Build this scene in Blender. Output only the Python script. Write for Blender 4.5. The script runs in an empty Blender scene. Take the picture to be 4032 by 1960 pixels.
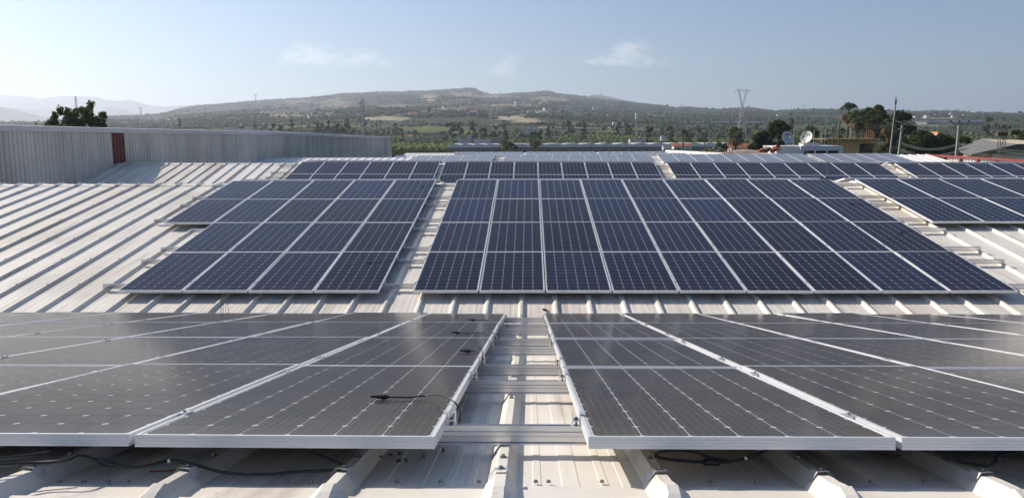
import bpy, bmesh, math, random
import numpy as np
from math import sin, cos, tan, radians, pi, atan2, sqrt, exp
from mathutils import Vector, Matrix, Euler

# ------------------------------------------------------------------ camera, sky, sun, exposure
S = bpy.context.scene
FPX = 3138.0                                    # focal length in photo pixels (photo 4032 x 1960)
PT, RO, YW = radians(8.099), radians(-0.209), radians(-1.238)
SUN_AZ, SUN_EL = radians(-60), radians(33)      # azimuth from +Y towards +X
EXPOSURE = 0.3
SKY_STRENGTH = 0.09
SUN_STRENGTH = 5.0
HAZE = 1.3e-4                                     # haze density per metre

cp, sp = cos(PT), sin(PT)
CF = Vector((sin(YW)*cp, cos(YW)*cp, -sp)); CR0 = Vector((cos(YW), -sin(YW), 0)); CU0 = CR0.cross(CF)
CR = CR0*cos(RO) + CU0*sin(RO); CU = CU0*cos(RO) - CR0*sin(RO)
cam_d = bpy.data.cameras.new('camera'); cam = bpy.data.objects.new('camera', cam_d)
S.collection.objects.link(cam); S.camera = cam
cam_d.sensor_width = 36; cam_d.lens = 36*FPX/4032; cam_d.clip_start = 0.05; cam_d.clip_end = 90000
m = Matrix((CR, CU, -CF)).transposed().to_4x4(); cam.matrix_world = m

W = bpy.data.worlds.new('World'); S.world = W; W.use_nodes = True
nt = W.node_tree; nt.nodes.clear()
def wn(t, **k):
    n = nt.nodes.new(t)
    for a, b in k.items(): setattr(n, a, b)
    return n
def wmath(op, a, b=None):
    n = wn('ShaderNodeMath', operation=op)
    for i, v in enumerate((a, b)):
        if v is None: continue
        if isinstance(v, (int, float)): n.inputs[i].default_value = v
        else: nt.links.new(v, n.inputs[i])
    return n.outputs[0]
sky = wn('ShaderNodeTexSky', sky_type='NISHITA', sun_disc=False)
sky.sun_elevation = SUN_EL; sky.sun_rotation = SUN_AZ
sky.altitude = 50; sky.air_density = 1.0; sky.dust_density = 0.9; sky.ozone_density = 6.0
tc = wn('ShaderNodeTexCoord'); sx = wn('ShaderNodeSeparateXYZ'); nt.links.new(tc.outputs['Generated'], sx.inputs[0])
az = wmath('ARCTAN2', sx.outputs[0], sx.outputs[1]); el = wmath('ARCSINE', sx.outputs[2])
cv = wn('ShaderNodeCombineXYZ'); nt.links.new(wmath('MULTIPLY', az, 14), cv.inputs[0]); nt.links.new(wmath('MULTIPLY', el, 30), cv.inputs[1])
nz = wn('ShaderNodeTexNoise'); nz.inputs['Scale'].default_value = 2.4; nz.inputs['Detail'].default_value = 9; nz.inputs['Roughness'].default_value = 0.68
nt.links.new(cv.outputs[0], nz.inputs['Vector'])
# fair-weather cumulus low over the horizon: a thin band all round, with banks where the photo shows them
dens = wmath('MULTIPLY', wmath('SUBTRACT', nz.outputs[0], 0.60), 0.0)
def lump(px, py, wx, wy, amp):
    a = math.atan((px-2016)/FPX)+YW; e = (533-py)/FPX
    da = wmath('DIVIDE', wmath('SUBTRACT', az, a), wx/FPX); de = wmath('DIVIDE', wmath('SUBTRACT', el, e), wy/FPX)
    r2 = wmath('ADD', wmath('MULTIPLY', da, da), wmath('MULTIPLY', de, de))
    return wmath('MULTIPLY', wmath('EXPONENT', wmath('MULTIPLY', r2, -.62)), amp*.85)
for args in ((1200, 225, 70, 34, .5), (1330, 240, 110, 36, .5), (1470, 262, 90, 30, .45), (1120, 265, 70, 22, .35), (1740, 262, 40, 22, .4), (1990, 258, 55, 32, .55),
             (1960, 295, 80, 22, .4), (2480, 210, 55, 34, .65), (2440, 245, 90, 28, .55), (2330, 252, 90, 12, .4), (2560, 262, 120, 14, .35), (2740, 275, 110, 8, .3), (2950, 243, 70, 7, .4),
             (-900, 270, 300, 36, .5), (-2500, 260, 260, 40, .5), (4700, 270, 240, 30, .45), (6200, 240, 200, 40, .5)):
    dens = wmath('ADD', dens, lump(*args))
cl = wn('ShaderNodeMapRange', interpolation_type='SMOOTHSTEP')
nt.links.new(wmath('ADD', dens, wmath('MULTIPLY', wmath('SUBTRACT', nz.outputs[0], 0.5), 2.6)), cl.inputs[0])
cl.inputs[1].default_value = 0.10; cl.inputs[2].default_value = 1.0
gate = wn('ShaderNodeMapRange', interpolation_type='SMOOTHSTEP'); nt.links.new(dens, gate.inputs[0]); gate.inputs[1].default_value = 0.02; gate.inputs[2].default_value = 0.45
cf = wmath('MULTIPLY', wmath('MULTIPLY', cl.outputs[0], gate.outputs[0]), 0.42)
mixc = wn('ShaderNodeMix', data_type='RGBA'); nt.links.new(cf, mixc.inputs[0]); nt.links.new(sky.outputs[0], mixc.inputs[6])
mixc.inputs[7].default_value = (12.0, 11.8, 11.6, 1)
bg = wn('ShaderNodeBackground'); bg.inputs[1].default_value = SKY_STRENGTH
nt.links.new(mixc.outputs[2], bg.inputs[0]); wo = wn('ShaderNodeOutputWorld'); nt.links.new(bg.outputs[0], wo.inputs[0])

sun_d = bpy.data.lights.new('sun', 'SUN'); sun = bpy.data.objects.new('sun', sun_d); S.collection.objects.link(sun)
sun_d.energy = SUN_STRENGTH; sun_d.angle = radians(0.53); sun_d.color = (1.0, 0.90, 0.78)
SUNV = Vector((sin(SUN_AZ)*cos(SUN_EL), cos(SUN_AZ)*cos(SUN_EL), sin(SUN_EL)))
sun.rotation_euler = SUNV.to_track_quat('Z', 'Y').to_euler(); sun.location = SUNV*300
S.view_settings.view_transform = 'Standard'; S.view_settings.look = 'None'; S.view_settings.gamma = 1
S.view_settings.use_curve_mapping = False; S.view_settings.exposure = EXPOSURE
S.render.engine = 'CYCLES'; S.cycles.use_denoising = True; S.cycles.max_bounces = 8
S.cycles.volume_bounces = 1

# ------------------------------------------------------------------ helpers
COL = S.collection
rng = random.Random(7); NR = np.random.default_rng(7)
def ray(px, py): return CF + CR*((px-2016)/FPX) + CU*((980-py)/FPX)
def at(px, py, D): return ray(px, py)*D
def proj(p):
    d = p.dot(CF); return 2016+FPX*p.dot(CR)/d, 980-FPX*p.dot(CU)/d
def horizon(px): return 533-.00365*(px-2016)
def lin(r, g, b): return tuple(((v/255)/12.92 if v/255 < .04045 else ((v/255+.055)/1.055)**2.4) for v in (r, g, b))+(1,)

MATS = {}
def mat(name, color=(.5, .5, .5), rough=.6, metal=0.0, var=0.0, vscale=3.0, bump=0.0, bscale=20.0, coords='Object', color2=None, spec=.5, sheen=0, detail=5, stretch=None):
    M = bpy.data.materials.new(name); M.use_nodes = True; t = M.node_tree
    b = t.nodes['Principled BSDF']; b.inputs['Roughness'].default_value = rough; b.inputs['Metallic'].default_value = metal
    b.inputs['Specular IOR Level'].default_value = spec
    if sheen: b.inputs['Sheen Weight'].default_value = sheen; b.inputs['Sheen Roughness'].default_value = .5
    c = tuple(color[:3])+(1,); b.inputs['Base Color'].default_value = c
    co = t.nodes.new('ShaderNodeTexCoord').outputs[coords] if coords != 'Position' else t.nodes.new('ShaderNodeNewGeometry').outputs['Position']
    if stretch:
        mp = t.nodes.new('ShaderNodeMapping'); mp.inputs['Scale'].default_value = stretch; t.links.new(co, mp.inputs[0]); co = mp.outputs[0]
    if var or color2:
        n = t.nodes.new('ShaderNodeTexNoise'); n.inputs['Scale'].default_value = vscale; n.inputs['Detail'].default_value = detail; n.inputs['Roughness'].default_value = .65
        t.links.new(co, n.inputs['Vector'])
        r = t.nodes.new('ShaderNodeValToRGB'); t.links.new(n.outputs[0], r.inputs[0])
        c2 = color2 or tuple(v*(1-var) for v in c[:3])
        r.color_ramp.elements[0].position = .35; r.color_ramp.elements[1].position = .65
        r.color_ramp.elements[0].color = tuple(c2[:3])+(1,); r.color_ramp.elements[1].color = c
        t.links.new(r.outputs[0], b.inputs['Base Color'])
    if bump:
        n2 = t.nodes.new('ShaderNodeTexNoise'); n2.inputs['Scale'].default_value = bscale; n2.inputs['Detail'].default_value = 4; t.links.new(co, n2.inputs['Vector'])
        bp = t.nodes.new('ShaderNodeBump'); bp.inputs['Strength'].default_value = bump; bp.inputs['Distance'].default_value = .02
        t.links.new(n2.outputs[0], bp.inputs['Height']); t.links.new(bp.outputs[0], b.inputs['Normal'])
    MATS[name] = M; return M

def leafmat(name, c1, c2, transl=.4):
    M = mat(name, c1, .85, spec=.08); t = M.node_tree; b = t.nodes['Principled BSDF']
    g = t.nodes.new('ShaderNodeNewGeometry'); r = t.nodes.new('ShaderNodeValToRGB'); t.links.new(g.outputs['Random Per Island'], r.inputs[0])
    r.color_ramp.elements[0].color = tuple(c1[:3])+(1,); r.color_ramp.elements[1].color = tuple(c2[:3])+(1,)
    t.links.new(r.outputs[0], b.inputs['Base Color'])
    tr = t.nodes.new('ShaderNodeBsdfTranslucent'); t.links.new(r.outputs[0], tr.inputs[0])
    mx = t.nodes.new('ShaderNodeMixShader'); mx.inputs[0].default_value = transl
    t.links.new(b.outputs[0], mx.inputs[1]); t.links.new(tr.outputs[0], mx.inputs[2]); t.links.new(mx.outputs[0], t.nodes['Material Output'].inputs[0])
    return M

ROOF = mat('cream_roof_paint', (.775, .725, .635), .5, var=.10, vscale=1.1, bump=.14, bscale=3.5, coords='Position', detail=8)
ROOF_OLD = mat('weathered_roof_paint', (.74, .67, .58), .6, var=.18, vscale=1.4, bump=.16, bscale=4, coords='Position', detail=8)
def weather(M, amt):
    t = M.node_tree; b = t.nodes['Principled BSDF']; src = b.inputs['Base Color'].links[0].from_socket; g = t.nodes.new('ShaderNodeNewGeometry')
    def layer(src, scale, stretch, lo, hi, col, k):
        mp = t.nodes.new('ShaderNodeMapping'); mp.inputs['Scale'].default_value = stretch; t.links.new(g.outputs['Position'], mp.inputs[0])
        n = t.nodes.new('ShaderNodeTexNoise'); n.inputs['Scale'].default_value = scale; n.inputs['Detail'].default_value = 6; t.links.new(mp.outputs[0], n.inputs['Vector'])
        mr = t.nodes.new('ShaderNodeMapRange'); mr.interpolation_type = 'SMOOTHSTEP'; mr.inputs[1].default_value = lo; mr.inputs[2].default_value = hi; mr.inputs[4].default_value = k; t.links.new(n.outputs[0], mr.inputs[0])
        mx = t.nodes.new('ShaderNodeMix'); mx.data_type = 'RGBA'; t.links.new(mr.outputs[0], mx.inputs[0]); t.links.new(src, mx.inputs[6]); mx.inputs[7].default_value = col; return mx.outputs[2]
    src = layer(src, 3.0, (3.0, .22, .22), .52, .72, (.40, .35, .29, 1), .55*amt)      # rain streaks down the slope
    src = layer(src, .45, (1, 1, 1), .52, .68, (.52, .46, .38, 1), .6*amt)             # broad dusty areas
    src = layer(src, 22., (1, .6, 1), .70, .76, (.25, .17, .11, 1), .6*amt)            # small rust and dirt specks
    t.links.new(src, b.inputs['Base Color'])
weather(ROOF, 1.0); weather(ROOF_OLD, 1.25)
DECK = mat('roof_underlay', (.12, .11, .10), .9, var=.2)
ALU = mat('frame_aluminium', (.80, .80, .80), .42, metal=.35, var=.05, vscale=8)
RAIL = mat('rail_aluminium', (.70, .70, .71), .27, metal=1.0, var=.08, vscale=30, stretch=(.05, 1, 1))
CLAMP = mat('clamp_aluminium', (.72, .72, .72), .35, metal=.7)
STEEL = mat('bolt_steel', (.30, .28, .26), .4, metal=.9, var=.3, vscale=60)
RUBBER = mat('black_cable_rubber', (.012, .012, .013), .38)
GALV = mat('galvanised_wall_sheet', (.66, .635, .59), .5, metal=.2, var=.22, vscale=.9, coords='Position', stretch=(1, 1, .25))
FLASH = mat('pale_flashing', (.58, .59, .60), .5, metal=.2, var=.12, vscale=1.2, coords='Position')
REDSH = mat('dark_red_sheet', (.16, .028, .024), .5, var=.25, vscale=2)
REDST = mat('red_oxide_steel', (.27, .05, .035), .6, var=.3, vscale=3)
REPL = mat('newer_cream_sheet', (.86, .80, .73), .45, var=.08, vscale=2, coords='Position')
WHITESH = mat('white_sheet', (.80, .78, .74), .5, var=.08, vscale=3)
PLASTER = mat('white_plaster', (.78, .76, .72), .8, var=.12, vscale=1.5, bump=.1)
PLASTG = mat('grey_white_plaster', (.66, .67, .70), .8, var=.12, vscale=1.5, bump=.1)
DARKGL = mat('dark_window_glass', (.02, .022, .025), .08)
YTIN = mat('yellow_tin', (.66, .42, .17), .6, var=.35, vscale=2.5, stretch=(1, 1, .3))
BRICK = mat('hollow_clay_brick', (.50, .17, .07), .8, var=.3, vscale=4)
SAND = mat('sand_heap', (.42, .34, .26), .95, var=.25, vscale=2, bump=.5)
WOOD = mat('raw_timber', (.45, .28, .13), .8, var=.3, vscale=6)
CONC = mat('grey_concrete', (.40, .38, .35), .85, var=.2, vscale=3)
RUST = mat('rusty_steel', (.16, .085, .05), .8, var=.4, vscale=8)
PYL = mat('pylon_steel', (.40, .41, .42), .6, metal=.2)
GALVP = mat('galvanised_lattice', (.22, .225, .23), .6, metal=.2)
BARK = mat('bark', (.12, .085, .06), .9, var=.4, vscale=6, bump=.4)
CREAM = mat('cream_wall', (.62, .50, .32), .85, var=.12, vscale=.6)
GREYROOF = mat('grey_fibre_roof', (.19, .185, .18), .8, var=.25, vscale=.5)
GHOUSE = mat('greenhouse_film', (.68, .66, .62), .5, var=.15, vscale=.3, coords='Position')
GHNET = mat('greenhouse_net', (.22, .22, .22), .9, var=.2, vscale=.3, coords='Position')
HWALL = mat('house_wall', (.62, .58, .52), .85, var=.15, vscale=.3)
HWALL2 = mat('house_wall_tan', (.52, .40, .30), .85, var=.15, vscale=.3)
HROOF = mat('tile_roof', (.34, .12, .06), .85, var=.25, vscale=.5)
HROOFG = mat('flat_grey_roof', (.34, .32, .30), .9, var=.2, vscale=.5)
ORANGE = mat('orange_paint', (.75, .25, .03), .7)
BLUEP = mat('blue_tarpaulin', (.05, .10, .30), .5)
SOILR = mat('red_marker', (.45, .06, .03), .8)

def linked(n_in, t, v):
    if isinstance(v, (int, float)): n_in.default_value = v
    else: t.links.new(v, n_in)
def tmath(t, op, a, b=None, c=None):
    n = t.nodes.new('ShaderNodeMath'); n.operation = op
    for i, v in enumerate((a, b, c)):
        if v is not None: linked(n.inputs[i], t, v)
    return n.outputs[0]
def glassy(name, base, busbars, dust=.03, sheen=.02, ior=1.18, cr=.11, dustc=(.42, .37, .31, 1)):
    """solar glass: dark silicon (or white backsheet) under a clear cover with a thin film of dust"""
    M = bpy.data.materials.new(name); M.use_nodes = True; t = M.node_tree; b = t.nodes['Principled BSDF']
    b.inputs['Roughness'].default_value = .5; b.inputs['Specular IOR Level'].default_value = .0
    b.inputs['Coat Weight'].default_value = .72 if ior < 1.2 else 1; b.inputs['Coat Roughness'].default_value = cr; b.inputs['Coat IOR'].default_value = ior
    b.inputs['Sheen Weight'].default_value = sheen; b.inputs['Sheen Roughness'].default_value = .35; b.inputs['Sheen Tint'].default_value = (.85, .8, .74, 1)
    geo = t.nodes.new('ShaderNodeNewGeometry'); oi = t.nodes.new('ShaderNodeObjectInfo')
    n = t.nodes.new('ShaderNodeTexNoise'); n.inputs['Scale'].default_value = 2.3; n.inputs['Detail'].default_value = 6; t.links.new(geo.outputs['Position'], n.inputs['Vector'])
    col = None
    if busbars:
        uv = t.nodes.new('ShaderNodeUVMap'); sep = t.nodes.new('ShaderNodeSeparateXYZ'); t.links.new(uv.outputs[0], sep.inputs[0])
        f = tmath(t, 'FRACT', tmath(t, 'ADD', tmath(t, 'MULTIPLY', sep.outputs[0], 5), 0)); d = tmath(t, 'ABSOLUTE', tmath(t, 'SUBTRACT', f, .5))
        line = tmath(t, 'LESS_THAN', d, .022)
        mx = t.nodes.new('ShaderNodeMix'); mx.data_type = 'RGBA'; t.links.new(line, mx.inputs[0]); mx.inputs[7].default_value = (.13, .135, .145, 1)
        hs = t.nodes.new('ShaderNodeHueSaturation'); hs.inputs['Color'].default_value = base+(1,)
        t.links.new(tmath(t, 'ADD', tmath(t, 'MULTIPLY', oi.outputs['Random'], .9), .55), hs.inputs['Value'])
        t.links.new(hs.outputs[0], mx.inputs[6]); col = mx.outputs[2]
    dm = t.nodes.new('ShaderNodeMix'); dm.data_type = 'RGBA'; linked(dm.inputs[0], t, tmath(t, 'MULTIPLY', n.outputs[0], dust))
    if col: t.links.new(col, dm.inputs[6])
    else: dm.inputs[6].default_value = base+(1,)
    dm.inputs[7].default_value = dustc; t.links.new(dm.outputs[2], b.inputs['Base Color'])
    n3 = t.nodes.new('ShaderNodeTexNoise'); n3.inputs['Scale'].default_value = 5; n3.inputs['Detail'].default_value = 2; t.links.new(geo.outputs['Position'], n3.inputs['Vector'])
    bp = t.nodes.new('ShaderNodeBump'); bp.inputs['Strength'].default_value = .02; bp.inputs['Distance'].default_value = .01; t.links.new(n3.outputs[0], bp.inputs['Height']); t.links.new(bp.outputs[0], b.inputs['Coat Normal'])
    MATS[name] = M; return M
CELL = glassy('silicon_cell_under_glass', (.0065, .010, .030), True)
BACK = glassy('white_backsheet_under_glass', (.46, .46, .47), False)
CELL_N = glassy('silicon_cell_thin_dust', (.012, .011, .012), True, .18, .06, 1.24, .15, (.46, .37, .28, 1)); BACK_N = glassy('backsheet_thin_dust', (.60, .60, .60), False, .10, .06, 1.24, .15)
CELL_D = glassy('silicon_cell_grey', (.03, .03, .032), True, .42, .14, 1.35); BACK_D = glassy('backsheet_grey', (.5, .5, .49), False, .3, .12, 1.35)  # greyer variants for the far roofs, more of the pale tone mixed in

def mesh(name, v, f, mats=None, smooth=False, uv=None, fm=None):
    me = bpy.data.meshes.new(name); me.from_pydata([tuple(p) for p in v], [], f)
    for x in (mats if isinstance(mats, (list, tuple)) else [mats]):
        if x: me.materials.append(x)
    if fm is not None: me.polygons.foreach_set('material_index', fm)
    if smooth: me.polygons.foreach_set('use_smooth', [True]*len(me.polygons))
    if uv is not None:
        l = me.uv_layers.new(name='UVMap'); l.data.foreach_set('uv', np.asarray(uv, dtype=np.float32).ravel())
    me.update(); return me
def npmesh(name, V, Fq, mat_, smooth=False):
    """fast mesh from numpy arrays; Fq (n,3) or (n,4)"""
    me = bpy.data.meshes.new(name); n, k = Fq.shape
    me.vertices.add(len(V)); me.vertices.foreach_set('co', V.astype(np.float32).ravel())
    me.loops.add(n*k); me.loops.foreach_set('vertex_index', Fq.astype(np.int32).ravel())
    me.polygons.add(n); me.polygons.foreach_set('loop_start', np.arange(0, n*k, k, dtype=np.int32)); me.polygons.foreach_set('loop_total', np.full(n, k, dtype=np.int32))
    if smooth: me.polygons.foreach_set('use_smooth', np.ones(n, dtype=bool))
    me.materials.append(mat_); me.update(calc_edges=True); me.validate(); return me
def link(name, data, parent=None, loc=(0, 0, 0), rot=(0, 0, 0), scale=None):
    o = bpy.data.objects.new(name, data); COL.objects.link(o); o.location = loc; o.rotation_euler = rot
    if scale: o.scale = scale
    if parent: o.parent = parent
    return o
LABELS = {}
def tag(o, label, cat, group=None, kind=None):
    o['label'] = label; o['category'] = cat
    if group: o['group'] = group
    if kind: o['kind'] = kind
    return o
def thing(name, label, cat, loc=(0, 0, 0), rot=(0, 0, 0), group=None, data=None):
    return tag(link(name, data, None, loc, rot), label, cat, group)

class MB:
    def __init__(s): s.v = []; s.f = []; s.mi = []
    def add(s, v, f, mi=0):
        n = len(s.v); s.v += [tuple(p) for p in v]; s.f += [tuple(i+n for i in q) for q in f]; s.mi += [mi]*len(f); return s
    def box(s, x0, x1, y0, y1, z0, z1, mi=0):
        return s.add([(x0, y0, z0), (x1, y0, z0), (x1, y1, z0), (x0, y1, z0), (x0, y0, z1), (x1, y0, z1), (x1, y1, z1), (x0, y1, z1)],
                     [(0, 3, 2, 1), (4, 5, 6, 7), (0, 1, 5, 4), (1, 2, 6, 5), (2, 3, 7, 6), (3, 0, 4, 7)], mi)
    def prism_x(s, poly, x0, x1, mi=0):                      # poly in (y, z)
        n = len(poly); v = [(x0, y, z) for y, z in poly]+[(x1, y, z) for y, z in poly]
        return s.add(v, [(i, (i+1) % n, n+(i+1) % n, n+i) for i in range(n)]+[tuple(range(n-1, -1, -1)), tuple(range(n, 2*n))], mi)
    def tube(s, pts, r, n=6, r1=None, cap=True, mi=0):
        pts = [Vector(p) for p in pts]; L = len(pts); rings = []; up = None
        for i, p in enumerate(pts):
            d = (pts[min(i+1, L-1)]-pts[max(i-1, 0)]).normalized()
            if up is None: up = d.orthogonal().normalized()
            up = (up-d*up.dot(d)).normalized(); w = d.cross(up)
            rr = (r[i] if isinstance(r, (list, tuple)) else (r if r1 is None else r+(r1-r)*i/(L-1)))
            rings.append([p+(up*cos(2*pi*k/n)+w*sin(2*pi*k/n))*rr for k in range(n)])
        v = [q for R_ in rings for q in R_]; f = []
        for i in range(L-1):
            for k in range(n): f.append((i*n+k, i*n+(k+1) % n, (i+1)*n+(k+1) % n, (i+1)*n+k))
        if cap: f += [tuple(range(n-1, -1, -1)), tuple((L-1)*n+k for k in range(n))]
        return s.add(v, f, mi)
    def cyl(s, p0, p1, r, n=10, r1=None): return s.tube([p0, p1], r, n, r1 if r1 is not None else r)
    def mesh(s, name, mats=None, smooth=False): return mesh(name, s.v, s.f, mats, smooth, fm=s.mi if isinstance(mats, (list, tuple)) else None)
def bez(pts, n=8):
    """Catmull-Rom through points"""
    P = [Vector(p) for p in pts]; P = [P[0]*2-P[1]]+P+[P[-1]*2-P[-2]]; out = []
    for i in range(1, len(P)-2):
        for k in range(n):
            t = k/n; a, b, c, d = P[i-1:i+3]
            out.append(.5*((2*b)+(c-a)*t+(2*a-5*b+4*c-d)*t*t+(3*b-a-3*c+d)*t**3))
    out.append(P[-2]); return out
ORDX = 'first second third fourth fifth sixth seventh eighth ninth tenth eleventh twelfth thirteenth fourteenth fifteenth sixteenth seventeenth eighteenth nineteenth twentieth'.split(); ORDX += ['twenty-'+q for q in ORDX[:9]]+['thirtieth']+['thirty-'+q for q in ORDX[:9]]
ORD = ['first', 'second', 'third', 'fourth', 'fifth', 'sixth', 'seventh', 'eighth', 'ninth', 'tenth', 'eleventh', 'twelfth']

# ------------------------------------------------------------------ terrain
CREST = np.array([(-3000, 470), (-1500, 474), (-600, 480), (0, 484), (200, 482), (422, 462), (580, 458), (650, 451), (720, 432), (800, 418.5), (1011, 400), (1187, 390), (1362, 372), (1500, 366), (1640, 363), (1746, 358),
    (1862, 350), (1885, 357), (1904, 367), (1939, 374.5), (2027, 370), (2100, 366), (2154, 362.5), (2200, 372), (2300, 384), (2446, 402.6), (2551, 412.5), (2657, 425), (2833, 432), (2936, 427), (3044, 438.5), (3126, 432),
    (3316, 433), (3601, 441), (3687, 438), (3831, 446), (4032, 447), (5000, 440), (7000, 450)])
DCR = np.array([(-3000, 2600), (0, 2500), (580, 3000), (800, 4200), (2300, 4400), (2600, 3400), (3000, 3000), (4032, 2800), (7000, 2800)])
def vnoise(x, y, seed=0):
    x = np.asarray(x, float); y = np.asarray(y, float); xi = np.floor(x).astype(np.int64); yi = np.floor(y).astype(np.int64); fx = x-xi; fy = y-yi
    def h(a, b):
        n = (a*374761393+b*668265263+seed*144665) & 0x7fffffff; n = ((n ^ (n >> 13))*1274126177) & 0x7fffffff
        return ((n ^ (n >> 16)) & 0xffff)/65535.
    ux = fx*fx*(3-2*fx); uy = fy*fy*(3-2*fy)
    return (h(xi, yi)*(1-ux)+h(xi+1, yi)*ux)*(1-uy)+(h(xi, yi+1)*(1-ux)+h(xi+1, yi+1)*ux)*uy
def fbm(x, y, seed=0, o=4):
    r = 0; a = .5
    for i in range(o): r = r+a*vnoise(x, y, seed+i); x = x*2.03; y = y*2.03; a *= .5
    return r/(1-.5**o)
def terrain_z(x, y):
    x = np.asarray(x, float); y = np.asarray(y, float); D = np.hypot(x, y); a = np.arctan2(x, y)-YW
    px = np.where(np.abs(a) < 1.3, 2016+FPX*np.tan(np.clip(a, -1.3, 1.3)), np.where(a > 0, 7000, -3000)); px = np.clip(px, -3000, 7000)
    Dc = np.interp(px, DCR[:, 0], DCR[:, 1]); ycr = np.interp(px, CREST[:, 0], CREST[:, 1])
    ca = np.maximum(np.cos(a), .3); zc = Dc*ca*(horizon(px)-ycr)/FPX*1.0
    t = np.clip((D-520)/(Dc-520), 0, 1); g = t**1.22
    z = -9+(D > 450)*0+ (zc+9)*g
    k = np.clip((D-700)/1500, 0, 1)*(1-np.clip(np.abs(D-Dc)/500, 0, 1)*0)
    bump = (fbm(x/420+3, y/420+9, 5)-.5)*46*np.clip((D-900)/1800, 0, 1)*np.clip((Dc-D)/900, 0, 1)
    z = z+bump+(fbm(x/60, y/60, 11, 3)-.5)*8*np.clip((D-1500)/2000, 0, 1)
    over = np.clip((D-Dc)/2500, 0, 1); z = np.where(D > Dc, -9+(z+9)*(1-over*over*(3-2*over)), z)
    return z
def ground_hit(px, py, d0=250, d1=4600):
    """where the line of sight through a pixel first meets the terrain"""
    d = ray(px, py); Ds = np.geomspace(d0, d1, 500); z = terrain_z(d.x*Ds, d.y*Ds); below = np.where(d.z*Ds <= z)[0]
    D = Ds[below[0]] if len(below) else d1
    return Vector((d.x*D, d.y*D, float(terrain_z(d.x*D, d.y*D)))), D
def stand(px, D):
    """ground point at a photo column and depth"""
    d = ray(px, 533); x, y = d.x*D, d.y*D; return Vector((x, y, float(terrain_z(x, y))))

# field colours belong to places on the ground: (px, py, half width, half height, colour)
TAN = (.36, .29, .20); DRY = (.22, .18, .12); LGREEN = (.10, .135, .035); DGREEN = (.04, .06, .022); RED = (.19, .145, .105)
PATCH = [(1130, 452, 115, 9, DRY), (1270, 450, 95, 8, DRY), (1515, 466, 95, 13, TAN), (2030, 467, 110, 10, TAN), (2085, 480, 70, 5, TAN), (1950, 492, 60, 4, DRY), (1690, 388, 45, 16, TAN), (1820, 372, 60, 10, DRY),
    (1170, 402, 75, 10, RED), (1330, 415, 70, 22, RED), (2215, 392, 22, 16, RED), (1905, 380, 110, 5, TAN), (2300, 502, 230, 2.5, TAN), (2900, 460, 95, 3, TAN), (3060, 478, 140, 3.2, DRY), (2700, 472, 70, 3, TAN),
    (2410, 516, 115, 8, LGREEN), (1890, 478, 120, 13, DGREEN), (2330, 452, 110, 10, DGREEN), (3000, 447, 150, 7, DGREEN), (650, 470, 80, 3, TAN), (900, 475, 80, 4, LGREEN), (1020, 490, 120, 5, DRY), (1700, 505, 150, 7, LGREEN), (2150, 392, 60, 12, DRY), (1560, 420, 90, 8, DRY),
    (1780, 430, 150, 5, DRY), (2000, 415, 120, 5, DRY), (2130, 440, 80, 4, TAN), (2480, 470, 100, 3, DRY), (3700, 465, 220, 3, DRY), (3600, 497, 180, 8, LGREEN), (450, 497, 90, 4, LGREEN), (700, 492, 160, 7, LGREEN), (560, 483, 120, 4, DRY), (900, 503, 200, 6, DGREEN), (1200, 497, 150, 5, LGREEN), (300, 488, 100, 3, LGREEN), (1600, 485, 120, 5, DGREEN), (1850, 520, 180, 5, LGREEN), (2600, 508, 120, 5, LGREEN), (2250, 488, 160, 4, LGREEN), (1450, 498, 120, 5, LGREEN), (2850, 505, 160, 5, DGREEN), (3250, 490, 160, 6, LGREEN), (3850, 500, 160, 7, LGREEN), (2950, 470, 120, 3, LGREEN)]
def terrain_color(X, Y, Z):
    P = np.stack([X, Y, Z], -1); F_, R_, U_ = (np.array(v) for v in (CF, CR, CU)); d = np.maximum(P@F_, 1.); px = 2016+FPX*(P@R_)/d; py = 980-FPX*(P@U_)/d
    D = np.hypot(X, Y)
    n1 = fbm(X/130, Y/130, 21); n2 = fbm(X/35, Y/35, 31); n3 = fbm(X/500, Y/500, 41); n4 = fbm(X/12, Y/40, 47)
    dark = np.array((.035, .045, .022)); ol = np.array((.085, .10, .04)); dry = np.array((.092, .088, .068)); scrub = np.array((.028, .038, .028))
    w = np.clip((n1-.5)*6, 0, 1)[..., None]; c = dark*(1-w)+ol*w*.75
    far = np.clip((D-1500)/1200, 0, 1)[..., None]; w2 = np.clip((n2*.5+n3*.6-.57)*8, 0, 1)[..., None]
    hill = scrub*(1-w2)+dry*w2; c = c*(1-far)+hill*far
    for (qx, qy, hw, hh, col) in PATCH:
        r = np.sqrt(((px-qx)/hw)**2+((py-qy)/hh)**2)+(n2-.5)*1.1+(n1-.5)*1.5+(n4-.5)*.8; k = np.clip((.95-r)*6, 0, 1)[..., None]; k = k*(P@F_ > 100)[..., None]
        c = c*(1-k)+np.array(col)*k*(.85+.3*n2[..., None])
    return c
azs = np.concatenate([np.radians(np.linspace(-48, 46, 900)), np.radians(np.linspace(46, 312, 70))[1:-1]])
Ds = np.concatenate([[30], np.geomspace(60, 900, 60), np.geomspace(900, 5200, 150)[1:], np.geomspace(5200, 16000, 16)[1:]])
A, DD = np.meshgrid(azs, Ds, indexing='ij'); X = np.sin(A)*DD; Y = np.cos(A)*DD; Z = terrain_z(X, Y)
na, nd = A.shape; V = np.stack([X, Y, Z], -1).reshape(-1, 3); C = terrain_color(X, Y, Z).reshape(-1, 3)
i, j = np.meshgrid(np.arange(na), np.arange(nd-1), indexing='ij'); a0 = (i*nd+j).ravel(); a1 = (((i+1) % na)*nd+j).ravel()
Q = np.stack([a0, a1, a1+1, a0+1], -1)
TERR = mat('field_soil_and_scrub', (.1, .1, .05), .95, spec=.1); t = TERR.node_tree
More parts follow.
